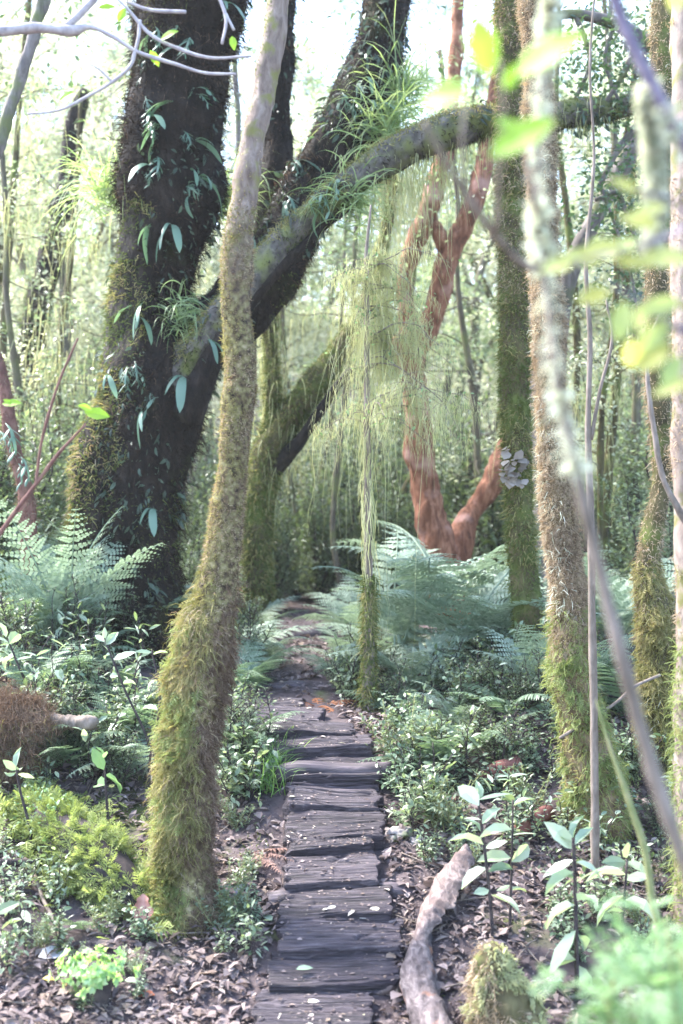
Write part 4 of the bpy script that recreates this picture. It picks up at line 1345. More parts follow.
# ================================================================== FERNS
fern(440, 632, 1.3, 10, 'flat', 'large pale tree fern with broad spreading fronds in front of the red barked tree', 'tree fern', None, 'tree_fern', d=8.4, lift=.38, seed=5)
fern(462, 668, 1.0, 7, 'flat', 'pale fern in front of the tree fern with wide level fronds', d=7.7, lift=.2, arc=(2.2, 6.0))
fern(400, 640, 1.1, 7, 'pale', 'pale fern left of the tree fern reaching over the slim sapling foot', d=8.0, lift=.15)
fern(505, 690, 1.0, 7, 'flat', 'pale fern with long ribbed fronds low against the dark mossy trunk', d=8.0)
fern(395, 655, .85, 8, 'pale', 'pale fern with drooping fronds just right of the slim moss footed sapling', d=8.2)
fern(450, 640, .55, 5, 'rust', 'rusty red dead fronds hanging under the tree fern', 'dead fern', None, 'dead_fern', d=8.3, lift=.3)
fern(470, 660, .8, 8, 'dark', 'dark green fern in the shade beneath the tree fern', d=8.3)
for x, y, s, n, k, de in ((410, 690, .7, 8, 'pale', 'spreading pale fern'), (545, 700, .6, 7, 'pale', 'small pale fern'), (560, 615, .95, 9, 'pale', 'broad pale fern'), (620, 640, .9, 9, 'pale', 'broad pale fern'), (470, 610, .9, 9, 'pale', 'tall pale fern'), (355, 640, .6, 8, 'pale', 'small pale fern'), (600, 700, .5, 7, 'mid1', 'narrow leaved fern'), (585, 690, .55, 8, 'mid', 'soft fern'),
                          (430, 770, .42, 7, 'mid', 'low soft fern'), (400, 715, .35, 6, 'mid', 'low soft fern'), (475, 750, .4, 7, 'mid', 'spreading soft fern'), (510, 720, .45, 7, 'mid1', 'narrow leaved fern'), (455, 725, .35, 7, 'pale', 'small pale fern'), (628, 720, .5, 7, 'mid1', 'narrow leaved fern'),
                          (345, 660, .4, 8, 'pale', 'small pale fern'), (338, 676, .32, 7, 'mid', 'soft fern'), (246, 655, .5, 8, 'pale', 'small pale fern'), (250, 636, .6, 8, 'pale', 'spreading pale fern'), (240, 690, .5, 8, 'mid', 'soft fern'), (258, 668, .45, 7, 'pale', 'small pale fern'),
                          (240, 760, .42, 7, 'mid', 'arching soft fern'), (250, 785, .3, 6, 'pale', 'tiny pale fern'),
                          (68, 648, .95, 9, 'up', 'upright pale fern'), (100, 640, .8, 8, 'up', 'upright pale fern'), (35, 612, .7, 7, 'up', 'upright pale fern'), (135, 650, .7, 8, 'mid1', 'dark arching fern with narrow leaflets'), (40, 640, .5, 7, 'mid', 'soft fern'), (95, 660, .42, 7, 'mid1', 'arching fern with narrow leaflets'), (70, 690, .45, 8, 'mid', 'spreading soft fern'),
                          (110, 740, .45, 8, 'mid', 'spreading soft fern'), (75, 765, .42, 8, 'mid', 'low spreading fern'), (135, 770, .4, 7, 'pale', 'small pale fern'), (115, 700, .4, 7, 'mid1', 'arching fern with narrow leaflets'), (30, 700, .4, 7, 'mid', 'soft fern'), (145, 710, .38, 7, 'mid', 'soft fern'),
                          (165, 625, .7, 7, 'pale', 'tall pale fern'), (215, 610, .6, 7, 'pale', 'tall pale fern'), (178, 590, .8, 7, 'mid1', 'tall fern with narrow leaflets'), (12, 600, .6, 7, 'mid', 'soft fern'), (640, 770, .35, 6, 'mid', 'low soft fern'), (560, 650, .6, 7, 'mid', 'soft fern'),
                          (215, 700, .4, 6, 'mid', 'soft fern'), (20, 760, .4, 6, 'dark', 'dark fern')):
    fern(x, y, s * 1.2, n, k, desc=de)
fern(252, 850, .3, 3, 'dead', 'brownish pink dead fern frond drooping beside the middle treads on the left', 'dead fern', 'dead ferns', 'dead_fern', arc=(3.4, 4.6))
fern(318, 706, .34, 5, 'rust', 'rust red dead fern beside the round log steps', 'dead fern', 'dead ferns', 'dead_fern')
fern(60, 662, .5, 3, 'dead', 'pinkish dead fern fronds under the upright pale ferns at the left', 'dead fern', 'dead ferns', 'dead_fern')
fern(125, 655, .5, 4, 'dead', 'pinkish brown dead fronds in front of the big dark trunk', 'dead fern', 'dead ferns', 'dead_fern')
fern(490, 795, .38, 5, 'dead', 'pink brown dead fern left of the tan mossy trunk foot', 'dead fern', 'dead ferns', 'dead_fern')
fern(85, 905, .22, 2, 'mid', 'single small grey green frond standing before the feathery moss mound', d=4.92, arc=(2.4, 3.6))
fern(100, 868, .2, 2, 'mid', 'tiny frond standing on the back of the feathery moss mound', d=5.15, lift=.12)

# ================================================================== SEEDLINGS AND SHRUBLETS
PR = {
    'glossy': [plant_meshes(60 + i, .42, 3, 34, .075, M['leaf_glossy'], M['stem_dark'], .4, 3, .2, .9) for i in range(2)],
    'pale': [plant_meshes(64 + i, .36, 4, 70, .045, M['leaf_seed'], M['stem_dark'], .5, 2, .4) for i in range(2)],
    'teal': [plant_meshes(68 + i, .26, 6, 120, .034, M['fern_mid'], M['stem_dark'], .8, 2, .5, 1.2) for i in range(2)],
    'dark': [plant_meshes(72 + i, .45, 6, 200, .026, M['leaf_under'], M['stem_dark'], .6, 1, .5) for i in range(2)],
    'narrow': [plant_meshes(76 + i, .48, 3, 60, .065, M['leaf_seed'], M['stem_dark'], .35, 2, .25, .5) for i in range(2)],
    'bright': [plant_meshes(80 + i, .28, 7, 170, .026, M['leaf_mid'], M['stem_green'], .8, 1, .5, 1.2) for i in range(2)],
}
DESC = {'glossy': 'seedling with big glossy leaves', 'pale': 'pale leaved seedling', 'teal': 'low blue green herb', 'dark': 'dark small leaved shrublet', 'narrow': 'narrow leaved seedling', 'bright': 'bright green shrublet'}
rg = np.random.default_rng(22)
AREAS = [((378, 560, 655, 800), 52, ['teal', 'pale', 'teal', 'dark', 'pale', 'bright']), ((0, 150, 620, 800), 44, ['pale', 'teal', 'dark', 'glossy', 'narrow', 'pale']), ((222, 258, 640, 800), 14, ['teal', 'pale', 'dark', 'pale']),
         ((340, 372, 640, 705), 10, ['teal', 'pale', 'dark']), ((600, 683, 700, 880), 20, ['pale', 'teal', 'glossy', 'dark']), ((0, 60, 800, 935), 9, ['pale', 'glossy', 'narrow']), ((385, 470, 740, 900), 16, ['teal', 'pale', 'bright']), ((222, 270, 800, 960), 12, ['teal', 'pale', 'bright']), ((0, 160, 930, 1015), 9, ['teal', 'pale', 'bright']), ((540, 683, 880, 1000), 12, ['pale', 'teal', 'bright']), ((440, 600, 790, 850), 12, ['pale', 'glossy', 'bright', 'teal'])]
for (x0, x1, y0, y1), n, ks in AREAS:
    for i in range(n):
        x, y = rg.uniform(x0, x1), rg.uniform(y0, y1)
        k = ks[rg.integers(len(ks))]
        p = ground_at(x, y)
        if pathdist(p[None])[0] < .31 or p[1] > 16:
            continue
        sc = rg.uniform(.55, 1.35) * (.62 if p[1] < 5.6 else 1)
        ms, ml = PR[k][rg.integers(2)]
        sz = 'small ' if sc < .8 else ('' if sc < 1.1 else 'tall ')
        plant('seedling', ms, ml, p - [0, 0, .01], autolabel(sz + DESC[k], x, y), 'seedling', 'seedlings and herbs on the forest floor', sc, rg.uniform(0, 6.28))


def sapling(rows, leaves, label, seed, leafm, d=4.6, name='sapling', cat='sapling', tmpl=3, stem='stem_dark', group=None):
    """hand placed young plant: rows of stem px, py, width; leaves px, py, length px, angle in picture, depth offset"""
    rg = np.random.default_rng(seed)
    Q = pts([(a, b, w_ * .62, d) for a, b, w_ in rows])
    lo = Q[-1].copy()
    lo[2] = g1(lo[0], lo[1]) - .03
    Q = np.vstack([Q, lo])
    root = empty(name, (lo[0], lo[1], lo[2] + .03), label, cat, group)
    org = np.array([lo[0], lo[1], lo[2] + .03])
    ms = MB()
    t = Tube(Q, 7, .03, .08, 8).add(ms)
    ml = MB()
    P, D, S = [], [], []
    for (x, y, l, a) in leaves:
        c = at(x, y, d + rg.normal() * .06)
        k = np.argmin(np.linalg.norm(t.C - c, axis=1))
        dirv = np.array([math.cos(R(a)), rg.normal() * .55, math.sin(R(a))])
        s = t.C[k]
        q = s * .0 + c
        Tube(stem_path(s, q, (0, 0, .01), .0022, .0015, 4), 4, .03, 0, 0).add(ms)
        P.append(q)
        D.append(dirv)
        S.append(l / F * d * rg.uniform(.45, 1.1))
    P, D, S = np.array(P), np.array(D), np.array(S)
    B = basis(D + rg.normal(size=D.shape) * .25, rg.normal(size=(len(P), 3)) * .5 + [0, -.35, 1])
    for c0, zf in ((0, .6), (1, 2.2), (2, 3.6)):
        f = np.arange(len(P)) % 3 == c0
        put(ml, LEAF6_V * [1, 1, zf], LEAF6_Q, LEAF6_T, P[f], B[f], S[f], rg.uniform(.8, 1.35, f.sum()))
    ms.build('stem', M[stem], root, org)
    ml.build('leaves', leafm, root, org, smooth=False)
    return root


sapling([(573, 838, 5), (575, 880, 6), (576, 930, 7), (577, 985, 8)],
        [(574, 842, 42, 160), (575, 845, 44, 25), (573, 838, 30, 80), (574, 860, 46, 200), (576, 862, 44, -10), (575, 880, 40, 150), (576, 882, 42, 30), (575, 905, 50, 235), (577, 900, 40, 10), (576, 930, 48, 245), (578, 935, 46, -50), (576, 960, 44, 215), (578, 965, 40, -60), (575, 850, 40, 130), (574, 872, 36, 215)],
        'upright sapling with large glossy leaves on a dark stem at the lower right', 1, M['leaf_glossy'], d=4.55)
sapling([(478, 800, 4), (482, 830, 5), (487, 870, 5), (492, 925, 6)],
        [(478, 800, 34, 30), (479, 806, 36, 150), (478, 800, 30, 75), (481, 820, 36, 200), (482, 824, 34, 20), (484, 845, 38, 165), (485, 848, 36, -10), (487, 868, 36, 200), (488, 872, 40, 15), (489, 890, 40, 160), (491, 895, 42, -20), (483, 835, 30, 120)],
        'sapling with pale leaves rising behind the lichen covered stump', 2, M['leaf_glossy'], d=4.85)
sapling([(513, 800, 3), (512, 850, 4), (510, 920, 5)],
        [(513, 802, 30, 140), (513, 806, 32, 20), (512, 830, 34, 190), (512, 835, 34, -5), (511, 858, 36, 160), (511, 862, 36, 10), (510, 885, 36, 200), (511, 890, 34, -15)],
        'thin second sapling with pale leaves right of the one behind the stump', 3, M['leaf_seed'], d=4.9)
sapling([(627, 860, 4), (625, 890, 4), (622, 930, 5)],
        [(626, 862, 36, 170), (627, 862, 34, 20), (626, 875, 38, 150), (626, 880, 36, 0), (624, 895, 38, 200), (624, 900, 36, -20), (627, 858, 30, 90), (624, 912, 34, 170)],
        'leafy sapling between the large glossy sapling and the right edge', 4, M['leaf_seed'], d=4.7)
sapling([(152, 650, 3), (160, 700, 4), (150, 760, 4)], [(152, 652, 24, 160), (152, 655, 24, 30), (156, 680, 26, 190), (158, 690, 26, 10), (158, 710, 24, 170), (155, 730, 24, 0)],
        'thin dark stemmed sapling just left of the nearest mossy trunk', 5, M['leaf_glossy'], d=5.9)
sapling([(105, 640, 3), (125, 690, 4), (148, 742, 4)], [(105, 642, 26, 150), (106, 645, 26, 30), (110, 655, 26, 200), (112, 660, 24, 10), (118, 676, 24, 170), (122, 684, 22, 0), (104, 640, 24, 90)],
        'sapling with a slanting dark stem and whitish leaves before the big trunk', 6, M['leaf_glossy'], d=6.1)
sapling([(8, 640, 3), (25, 680, 4), (48, 720, 4)], [(8, 642, 28, 160), (9, 644, 26, 40), (14, 656, 26, 200), (16, 660, 26, 20), (22, 674, 26, 170), (26, 682, 24, 10), (34, 696, 24, 30), (38, 702, 24, 180), (6, 638, 26, 95)],
        'sapling with slanting stem and white edged leaves above the log stub', 7, M['leaf_glossy'], d=6.4)
sapling([(16, 768, 3), (20, 790, 4), (30, 830, 5)], [(16, 770, 28, 150), (17, 770, 28, 30), (16, 772, 26, 200), (18, 774, 28, -15), (16, 768, 22, 90)],
        'whorl of pale oval leaves on a thin stalk at the lower left edge', 8, M['leaf_glossy'], d=5.4)
sapling([(104, 755, 3), (106, 790, 4), (108, 825, 5)], [(104, 770, 30, 130), (105, 775, 34, -40), (104, 760, 34, 110), (104, 758, 30, 60), (106, 785, 28, 170)],
        'small sapling with long light green leaves behind the feathery moss mound', 9, M['leaf_soft'], d=5.5)
sapling([(20, 900, 3), (22, 925, 3), (25, 950, 3)], [(20, 902, 30, 180), (21, 902, 28, 10), (20, 905, 30, 215), (22, 910, 28, -30), (22, 920, 26, 200)],
        'small dusty leaved sapling at the left edge above the white fallen leaf', 10, M['leaf_seed'], d=4.8)

# grass tufts
def grass_mesh(seed, n, L, W, droop, sp, mat):
    rg = np.random.default_rng(seed)
    mb = MB()
    P = rg.normal(size=(n, 3)) * [sp, sp, 0]
    strands(mb, P, np.tile([0, 0, 1.], (n, 1)), L * rg.uniform(.5, 1.2, n), W, droop, rg, 6, .5, jit=.08)
    return mb.mesh('blades', mat, smooth=False)


gt = grass_mesh(90, 110, .26, .007, .35, .06, M['grass'])
for x, y, lab in ((268, 790, 'bright green grass tuft left of the high treads'), (256, 775, 'second grass tuft behind the bright one left of the high treads'), (275, 765, 'small grass tuft at the left end of the long round step log')):
    r = empty('grass_tuft', ground_at(x, y), lab, 'grass tuft', 'grass tufts beside the treads', rg.uniform(0, 6))
    child('blades', gt, r, sc=rg.uniform(.7, 1.0))

# hanging tussocks perched on the big tree
for k, (x, y, d, L, lab) in enumerate(((112, 195, 8.5, .75, 'pale hanging grass tussock on the left side of the big dark trunk'), (402, 95, 8.6, .7, 'hanging grass tussock on the right of the thick upper limb'), (385, 130, 8.4, .6, 'hanging grass tussock above the arching mossy limb'),
                                       (225, 200, 8.7, .55, 'hanging grass tussock between the big trunk and the leaning trunk'), (350, 200, 7.8, .45, 'short grass tussock on the underside of the arching limb'), (180, 320, 8.0, .3, 'small grass tussock by the fork of the big tree'))):
    mb = MB()
    P = at(x, y, d) + rg.normal(size=(190, 3)) * .07
    strands(mb, P, rg.normal(size=(190, 3)) * [.7, .5, .3] + [0, -.2, .5], L * rg.uniform(.5, 1.2, 190), .011, .5, rg, 8, .3, jit=.06)
    o = mb.build('hanging_tussock', M['tussock'], None, at(x, y, d), smooth=False)
    tag(o, lab, 'grass tussock', 'tussocks perched on the big dark tree', 'thing')

# ================================================================== MOUNDS, STUMPS, LOGS
rg = np.random.default_rng(23)
a, b_ = ground_at(40, 838), ground_at(140, 915)
P = np.array([np.append(a + [-.1, .2, .10], .06), np.append(a * .75 + b_ * .25 + [0, 0, .10], .10), np.append(a * .3 + b_ * .7 + [0, 0, .08], .11), np.append(b_ + [-.0, 0, .03], .05)])
org = P[1, :3].copy()
root = empty('moss_mound', org - [0, 0, .1], 'low log smothered in bright feathery moss at the lower left', 'mossy log')
mb = MB()
TM = Tube(P, 24, .03, .2, 4, .06, .02).add(mb)
mb.build('log_core', M['stem_dark'], root, org - [0, 0, .1])
mb = MB()
Q, D = TM.sample(4200, rg, lambda P, D: (D[:, 2] + .4 * fbm(P, 2, 5) > -.1) & (fbm(P, 2, 9) > -.3))
f = rg.random(len(Q)) < .6
feathers(mb, Q[f], D[f], rg.uniform(.025, .09, f.sum()), rg)
nq = 1500
u = rg.random((nq, 1))
Q = P[0, :3] * (1 - u) + P[3, :3] * u + rg.normal(size=(nq, 3)) * [.14, .12, 0]
Q[:, 2] = gz(Q[:, 0], Q[:, 1]) + rg.random(nq) * .16 * np.exp(-((fbm(Q * [1, 1, 0], 2, 5)) * 2) ** 2)
f = fbm(Q * [1, 1, 0] + 2, 2, 7) > -.05
Q = Q[f]
feathers(mb, Q, rg.normal(size=Q.shape) * [1, 1, .3] + [0, -.2, .1], rg.uniform(.04, .13, len(Q)), rg)
o = mb.build('feather_moss', M['moss_bright'], root, org - [0, 0, .1], smooth=False)
mb = MB()
Q, D = TM.sample(900, rg, lambda P, D: (D[:, 2] > .1) & (P[:, 0] < org[0] + .02))
leafcloud(mb, Q + D * .05, rg.uniform(.015, .035, len(Q)), rg, 2, .6)
mb.build('creeper_leaves', M['leaf_soft'], root, org - [0, 0, .1], smooth=False)
# bark scrap leaning on the mound
c = ground_at(141, 935)
mb = MB()
xx, zz = np.meshgrid(np.linspace(-.035, .035, 8), np.linspace(0, .15, 14))
for s in (-1, 1):
    V = np.stack([xx.ravel() * (1 + .35 * np.sin(zz.ravel() * 70 + 1)), .02 * np.cos(xx.ravel() * 40) + s * .004 + zz.ravel() * .25, zz.ravel() * (1 - 3 * np.abs(xx.ravel()))], 1)
    i = np.arange(13)[:, None] * 8 + np.arange(7)[None]
    q = np.stack([i, i + 1, i + 9, i + 8], -1).reshape(-1, 4)
    mb.add(V + c, q)
o = mb.build('bark_scrap', barkmat('orange_bark_scrap', [(.25, .1, .08), (.38, .19, .15), (.48, .27, .22)], (20, 20, 8)), None, c)
tag(o, 'torn orange pink bark scrap standing at the end of the feathery moss mound', 'bark')
# rosette plant on its dark stump
c = ground_at(95, 1003)
root = empty('rosette_stump', c, 'round cushion of light green rosettes on a short black stump', 'plant')
mb = MB()
Tube(np.array([[*(c - [.02, 0, .05]), .085], [*(c + [-.01, 0, .0]), .06], [*(c + [0.01, 0, .05]), .046], [*(c + [.0, 0, .11]), .05], [*(c + [0, 0, .15]), .02]]), 18, .012, .35, 14, .2, .012).add(mb)
mb.build('stump', M['stem_dark'], root, c)
mb = MB()
dm = c + np.array([0, 0, .13])
for k in range(95):
    v = nrm(rg.normal(size=3) * [1, 1, .55] + [0, 0, .35])
    q = dm + v * [.12, .11, .075] * rg.uniform(.45, 1.2) + [.03 * math.sin(k), 0, -.01 * (k % 4)]
    m = 9
    an = np.arange(m) * 2.4 + rg.random()
    e1 = nrm(np.cross(v, [.3, .2, 1]))
    e2 = np.cross(v, e1)
    dd = e1 * np.cos(an)[:, None] + e2 * np.sin(an)[:, None] + v * rg.uniform(.2, .9, m)[:, None]
    put(mb, LEAF2_V, LEAF2_Q, None, np.tile(q, (m, 1)), basis(dd, np.tile(v, (m, 1))), rg.uniform(.012, .034, m), 1.3)
mb.build('leaves', M['rosette'], root, c, smooth=False)

# bare log stub with brown moss at the left
a, b_ = at(-30, 726, 6.1), at(92, 722, 5.95)
org = (a + b_) / 2
root = empty('mossy_log', org, 'bare broken log stub poking right out of brown tangled moss', 'log')
mb = MB()
Tube(np.array([[*a, .05], [*(a * .5 + b_ * .5 + [0, 0, .01]), .042], [*(a * .1 + b_ * .9), .037], [*b_, .033], [*(b_ + [.03, 0, .008]), .014]]), 18, .008, .22, 16, .2).add(mb)
mb.build('log', M['twig_brown'], root, org)
mb = MB()
th = Tube(np.array([[*at(-60, 738, 6.1), .17], [*at(-10, 735, 6.0), .18], [*at(28, 742, 5.95), .14], [*at(50, 748, 5.9), .05]]), 24, .03, .3, 5, .12, .04)
Q, D = th.sample(16000, rg, lambda P, D: D[:, 1] < .5)
strands(mb, Q, D, rg.uniform(.05, .15, len(Q)), .0032, .7, rg, 6, .9, jit=.8)
Q, D = th.sample(5000, rg, lambda P, D: D[:, 1] < .5)
strands(mb, Q, nrm(D + np.stack([fbm(Q + 3, 2, 9), fbm(Q + 17, 2, 9), fbm(Q + 31, 2, 9)], 1) * 1.2), rng.uniform(.12, .26, len(Q)), .003, .5, rg, 7, .5, jit=.5)
mb.build('brown_moss', M['moss_brown'], root, org, smooth=False)
mb = MB()
Q, D = th.sample(2600, rg, lambda P, D: (D[:, 1] < .2) & (P[:, 2] < org[2] + .03) & (fbm(P, 2, 5) > -.1))
strands(mb, Q, D, rg.uniform(.04, .09, len(Q)), .006, .8, rg, 4, .8, jit=.45)
mb.build('green_moss', M['moss_gold'], root, org, smooth=False)

# peeling rotten log at the right of the treads
g_ = [ground_at(x, y) for x, y in ((459, 880), (440, 915), (424, 950), (418, 985), (426, 1024))]
org = g_[2].copy()
root = empty('rotten_log', org, 'peeling rotten log with torn bark lying right of the lowest treads', 'rotten log')
mb = MB()
low = Tube(np.array([[*(g_[2] + [0, .05, .03]), .035], [*(g_[3] + [0, 0, .055]), .06], [*(g_[4] + [0.0, 0, .055]), .066], [*(g_[4] + [.06, -.35, .02]), .066]]), 26, .015, .26, 9, .12).add(mb)
mb.build('log', barkmat('blue_grey_rotten_wood', [(.03, .023, .024), (.10, .08, .08), (.21, .175, .17)], (35, 12, 35), bump=1.0, dist=.015, blotch=(.2, .10, .065), bscale=8, bth=(.58, .66)), root, org)
mb = MB()
n, m = 46, 9
s = np.linspace(0, 1, n)
gc = np.array([g_[0] + [.02, .0, .15], g_[0] * .5 + g_[1] * .5 + [.0, 0, .13], g_[1] + [0, 0, .12], g_[2] + [-.01, 0, .10], g_[3] + [-.03, 0, .07]])
cc = catmull(np.column_stack([gc, np.zeros(5)]), .012)[:, :3]
n = len(cc)
s = np.linspace(0, 1, n)
for sd in (0, 1):
    u = np.linspace(-1, 1, m)
    wv = .05 * (.55 + .75 * np.sin(np.clip(s * 1.15 + .12, 0, 1) * math.pi)) * (1 + .22 * fbm(np.stack([s * 9, s * 0, s * 0], 1), 2, 1))
    V = cc[:, None] + np.stack([u[None] * wv[:, None] * (1 + (u[None] > 0) * .7 * np.abs(fbm(np.stack([s * 26, s * 0 + 3, s * 0], 1), 3, 1))[:, None]), u[None] * 0 + .0 * wv[:, None], -.045 * u[None] ** 2 + 0 * wv[:, None] - sd * .008], -1)
    V[..., 2] += fbm(V.reshape(-1, 3) * [1, .35, 1], 3, 40).reshape(n, m) * .010 + .02 * (u[None] + .2)
    i = np.arange(n - 1)[:, None] * m + np.arange(m - 1)[None]
    mb.add(V.reshape(-1, 3), np.stack([i, i + 1, i + m + 1, i + m], -1).reshape(-1, 4))
mb.build('torn_bark', M['rotwood'], root, org)

# lichen covered stump
c = ground_at(502, 1046, 2, 9)
root = empty('lichen_stump', c, 'stump furred with pale grey green lichen at the bottom edge right of the rotten log', 'stump')
mb = MB()
TS = Tube(np.array([[*(c - [0, 0, .1]), .135], [*(c + [.015, 0, .06]), .105], [*(c + [.0, .0, .17]), .09], [*(c + [-.025, 0, .26]), .07], [*(c + [-.04, 0, .325]), .045], [*(c + [-.035, 0, .36]), .02]]), 26, .013, .42, 8, .2, .03).add(mb)
mb.build('stump', M['bark_mossy'], root, c)
mb = MB()
Q, D = TS.sample(4600, rg)
f = fbm(Q, 2, 9) > -.25
strands(mb, Q[f], D[f], rg.uniform(.012, .035, f.sum()), .007, .5, rg, 3, 1.0, jit=.5)
Q, D = TS.sample(1500, rg)
f = fbm(Q + 3, 2, 7) > .15
Q, D = Q[f], D[f]
put(mb, LEAF2_V, LEAF2_Q, None, Q, basis(rg.normal(size=Q.shape), D), rg.uniform(.015, .04, len(Q)), 1.8)
mb.build('lichen', M['lichen'], root, c, smooth=False)
mb = MB()
Q, D = TS.sample(5200, rg, lambda P, D: (D[:, 0] < -.1) | (fbm(P, 2, 8) > .25))
strands(mb, Q, D, rg.uniform(.02, .065, len(Q)), .0045, .8, rg, 4, .9, jit=.6)
mb.build('moss', M['moss_tan'], root, c, smooth=False)
feathered(root, [TS], c, M['lichen'], 2600, .03, rg, lambda P, D: fbm(P, 2, 9) > -.1, name='lichen')

# stones, rotten wood, fallen leaves
def rock(px, py, r, label, mat='stone', seed=0, sq=(1, .8, .6), name='stone', cat='stone'):
    c = ground_at(px, py)
    mb = MB()
    n, m = 44, 30
    th, ph = np.meshgrid(np.linspace(0, 2 * math.pi, n, endpoint=False), np.linspace(.02, math.pi - .02, m))
    v = np.stack([np.cos(th) * np.sin(ph), np.sin(th) * np.sin(ph), np.cos(ph)], -1).reshape(-1, 3)
    v = v * (1 + .38 * fbm(v + seed * 5, 5, 1.7))[:, None] * np.array(sq) * r
    i = np.arange(m - 1)[:, None] * n + np.arange(n)[None]
    j = np.arange(m - 1)[:, None] * n + (np.arange(n)[None] + 1) % n
    mb.add(v + c + [0, 0, r * .25], np.stack([i, i + n, j + n, j], -1).reshape(-1, 4))
    o = mb.build(name, M[mat], None, c)
    return tag(o, label, cat)


rock(402, 838, .06, 'pale knobbly lump of rotten wood right of the middle treads', 'stone', 1, (1, .8, .7), 'wood_lump', 'rotten wood')
rock(418, 845, .042, 'smaller mossy lump beside the pale one right of the middle treads', 'stone', 2, (1, .8, .6))
rock(385, 990, .05, 'grey knotty chunk at the right end of the lowest treads', 'rotwood', 3, (1.4, .8, .7), 'wood_lump', 'rotten wood')
rock(640, 1000, .06, 'pale stone under the blurred shrub at the lower right', 'stone', 4)
a, b_ = ground_at(478, 792), ground_at(520, 778)
log('rotten_branch', a + [0, 0, .05], b_ + [0, 0, .07], .045, M['redwood'], 'broken piece of red rotten wood left of the tan mossy trunk', 'rotten wood', None, 14, .2)
a, b_ = ground_at(518, 838), ground_at(548, 822)
log('rotten_branch', a + [0, 0, .03], b_ + [0, 0, .05], .035, M['redwood'], 'dark red wood splinter on the ground near the tan trunk foot', 'rotten wood', None, 12, .25)
a, b_ = ground_at(228, 915), ground_at(250, 868)
log('fallen_branch', a + [0, 0, .02], b_ + [0, 0, .03], .011, M['twig_pale'], 'thin pale stick lying left of the middle treads', 'stick', None, 8)
a, b_ = ground_at(25, 868), ground_at(62, 950)
log('fallen_branch', a + [0, 0, .04], b_ + [0, 0, .02], .009, M['twig_brown'], 'brown stick lying left of the feathery moss mound', 'stick', None, 8)
a, b_ = ground_at(0, 880), ground_at(40, 872)
log('fallen_branch', a + [-.1, 0, .05], b_ + [0, 0, .04], .02, M['stem_dark'], 'dark stick lying at the left edge behind the moss mound', 'stick', None, 8)
a, b_ = ground_at(440, 745), ground_at(360, 760)
log('fallen_branch', a + [0, 0, .02], b_ + [0, 0, .02], .014, M['twig_brown'], 'brown root running from the bank to the upper treads', 'root', None, 8, .2)
a, b_ = at(560, 738, 5.55), at(660, 675, 5.9)
log('fallen_branch', a, b_, .008, M['twig_brown'], 'thin brown stick slanting right from the tan mossy trunk', 'stick', None, 8)


def fallen(px, py, l, mat, label, seed, wide=1.6, lift=.02):
    rg = np.random.default_rng(seed)
    c = ground_at(px, py) + [0, 0, lift]
    mb = MB()
    a = rg.uniform(0, 6.28)
    put(mb, LEAF6_V * [1, 1, 1.8], LEAF6_Q, LEAF6_T, c[None], basis(np.array([[math.cos(a), math.sin(a) * .6, .12]]), np.array([[.1, -.25, 1.]])), np.array([l]), wide)
    o = mb.build('fallen_leaf', M[mat], None, c, smooth=False)
    return tag(o, label, 'fallen leaf', 'fallen leaves')


fallen(38, 962, .11, 'pale_leaf', 'large white fallen leaf left of the rosette plant', 3, 2.0)
fallen(42, 984, .05, 'fallen_yellow', 'small yellow fallen leaf below the large white one', 4)
fallen(62, 987, .05, 'fallen_red', 'orange fallen leaf beside the small yellow one', 5)
fallen(155, 1000, .07, 'fallen_red', 'orange red fallen leaf right of the rosette plant', 6)
fallen(240, 920, .10, 'fallen_green', 'pale green upright fallen leaf left of the lower treads', 7, 1.0, .03)
fallen(272, 925, .06, 'fallen_green', 'small pale green leaf at the left end of the lower treads', 8)
fallen(125, 985, .06, 'fallen_green', 'grey green fallen leaf touching the rosette stump', 9)
fallen(545, 985, .07, 'pale_leaf', 'pale fallen leaf between the stump and the glossy sapling', 10)
for (x, y, l, mt, lab, sd) in ((308, 1008, .045, 'pale_leaf', 'white leaf on the lowest tread', 11), (296, 975, .07, 'fallen_green', 'grey green leaf at the left end of a low tread', 12), (264, 746, .07, 'pale_leaf', 'pale leaf on the left end of an upper tread', 13)):
    c = ground_at(x, y)
    c = at(x, y, dp_of_row(y)) + [0, 0, .022]
    mb = MB()
    put(mb, LEAF6_V, LEAF6_Q, LEAF6_T, c[None], basis(np.array([[1., .3, .05]]), np.array([[.05, -.1, 1.]])), np.array([l]), 1.5)
    tag(mb.build('fallen_leaf', M[mt], None, c, smooth=False), lab, 'fallen leaf', 'fallen leaves')

# ================================================================== TWIGS AND BRANCHES IN THE NEAR AIR
def branchset(name, lines, org, parent_label, cat, mat, leaves=None, leafmat_=None, seed=0, group=None, partname='twigs'):
    rg = np.random.default_rng(seed)
    root = empty(name, org, parent_label, cat, group)
    mb = MB()
    ts = []
    for rows in lines:
        ts.append(Tube(pts([(a_, b_, w_ * .88, d_) for a_, b_, w_, d_ in rows]), 9, .015, .22, 12, .08).add(mb))
    mb.build(partname, mat, root, org)
    if leaves:
        ml = MB()
        for (x, y, l, a, d) in leaves:
            c = at(x, y, d)
            a = R(a)
            B = basis(np.array([[math.cos(a), rg.normal() * .35, math.sin(a)]]), np.array([[rg.normal() * .4, -.8, .5]]))
            put(ml, LEAF6_V, LEAF6_Q, LEAF6_T, c[None], B, np.array([l / F * d]), rg.uniform(1.1, 1.5))
        ml.build('leaves', leafmat_, root, org, smooth=False)
    return root, ts


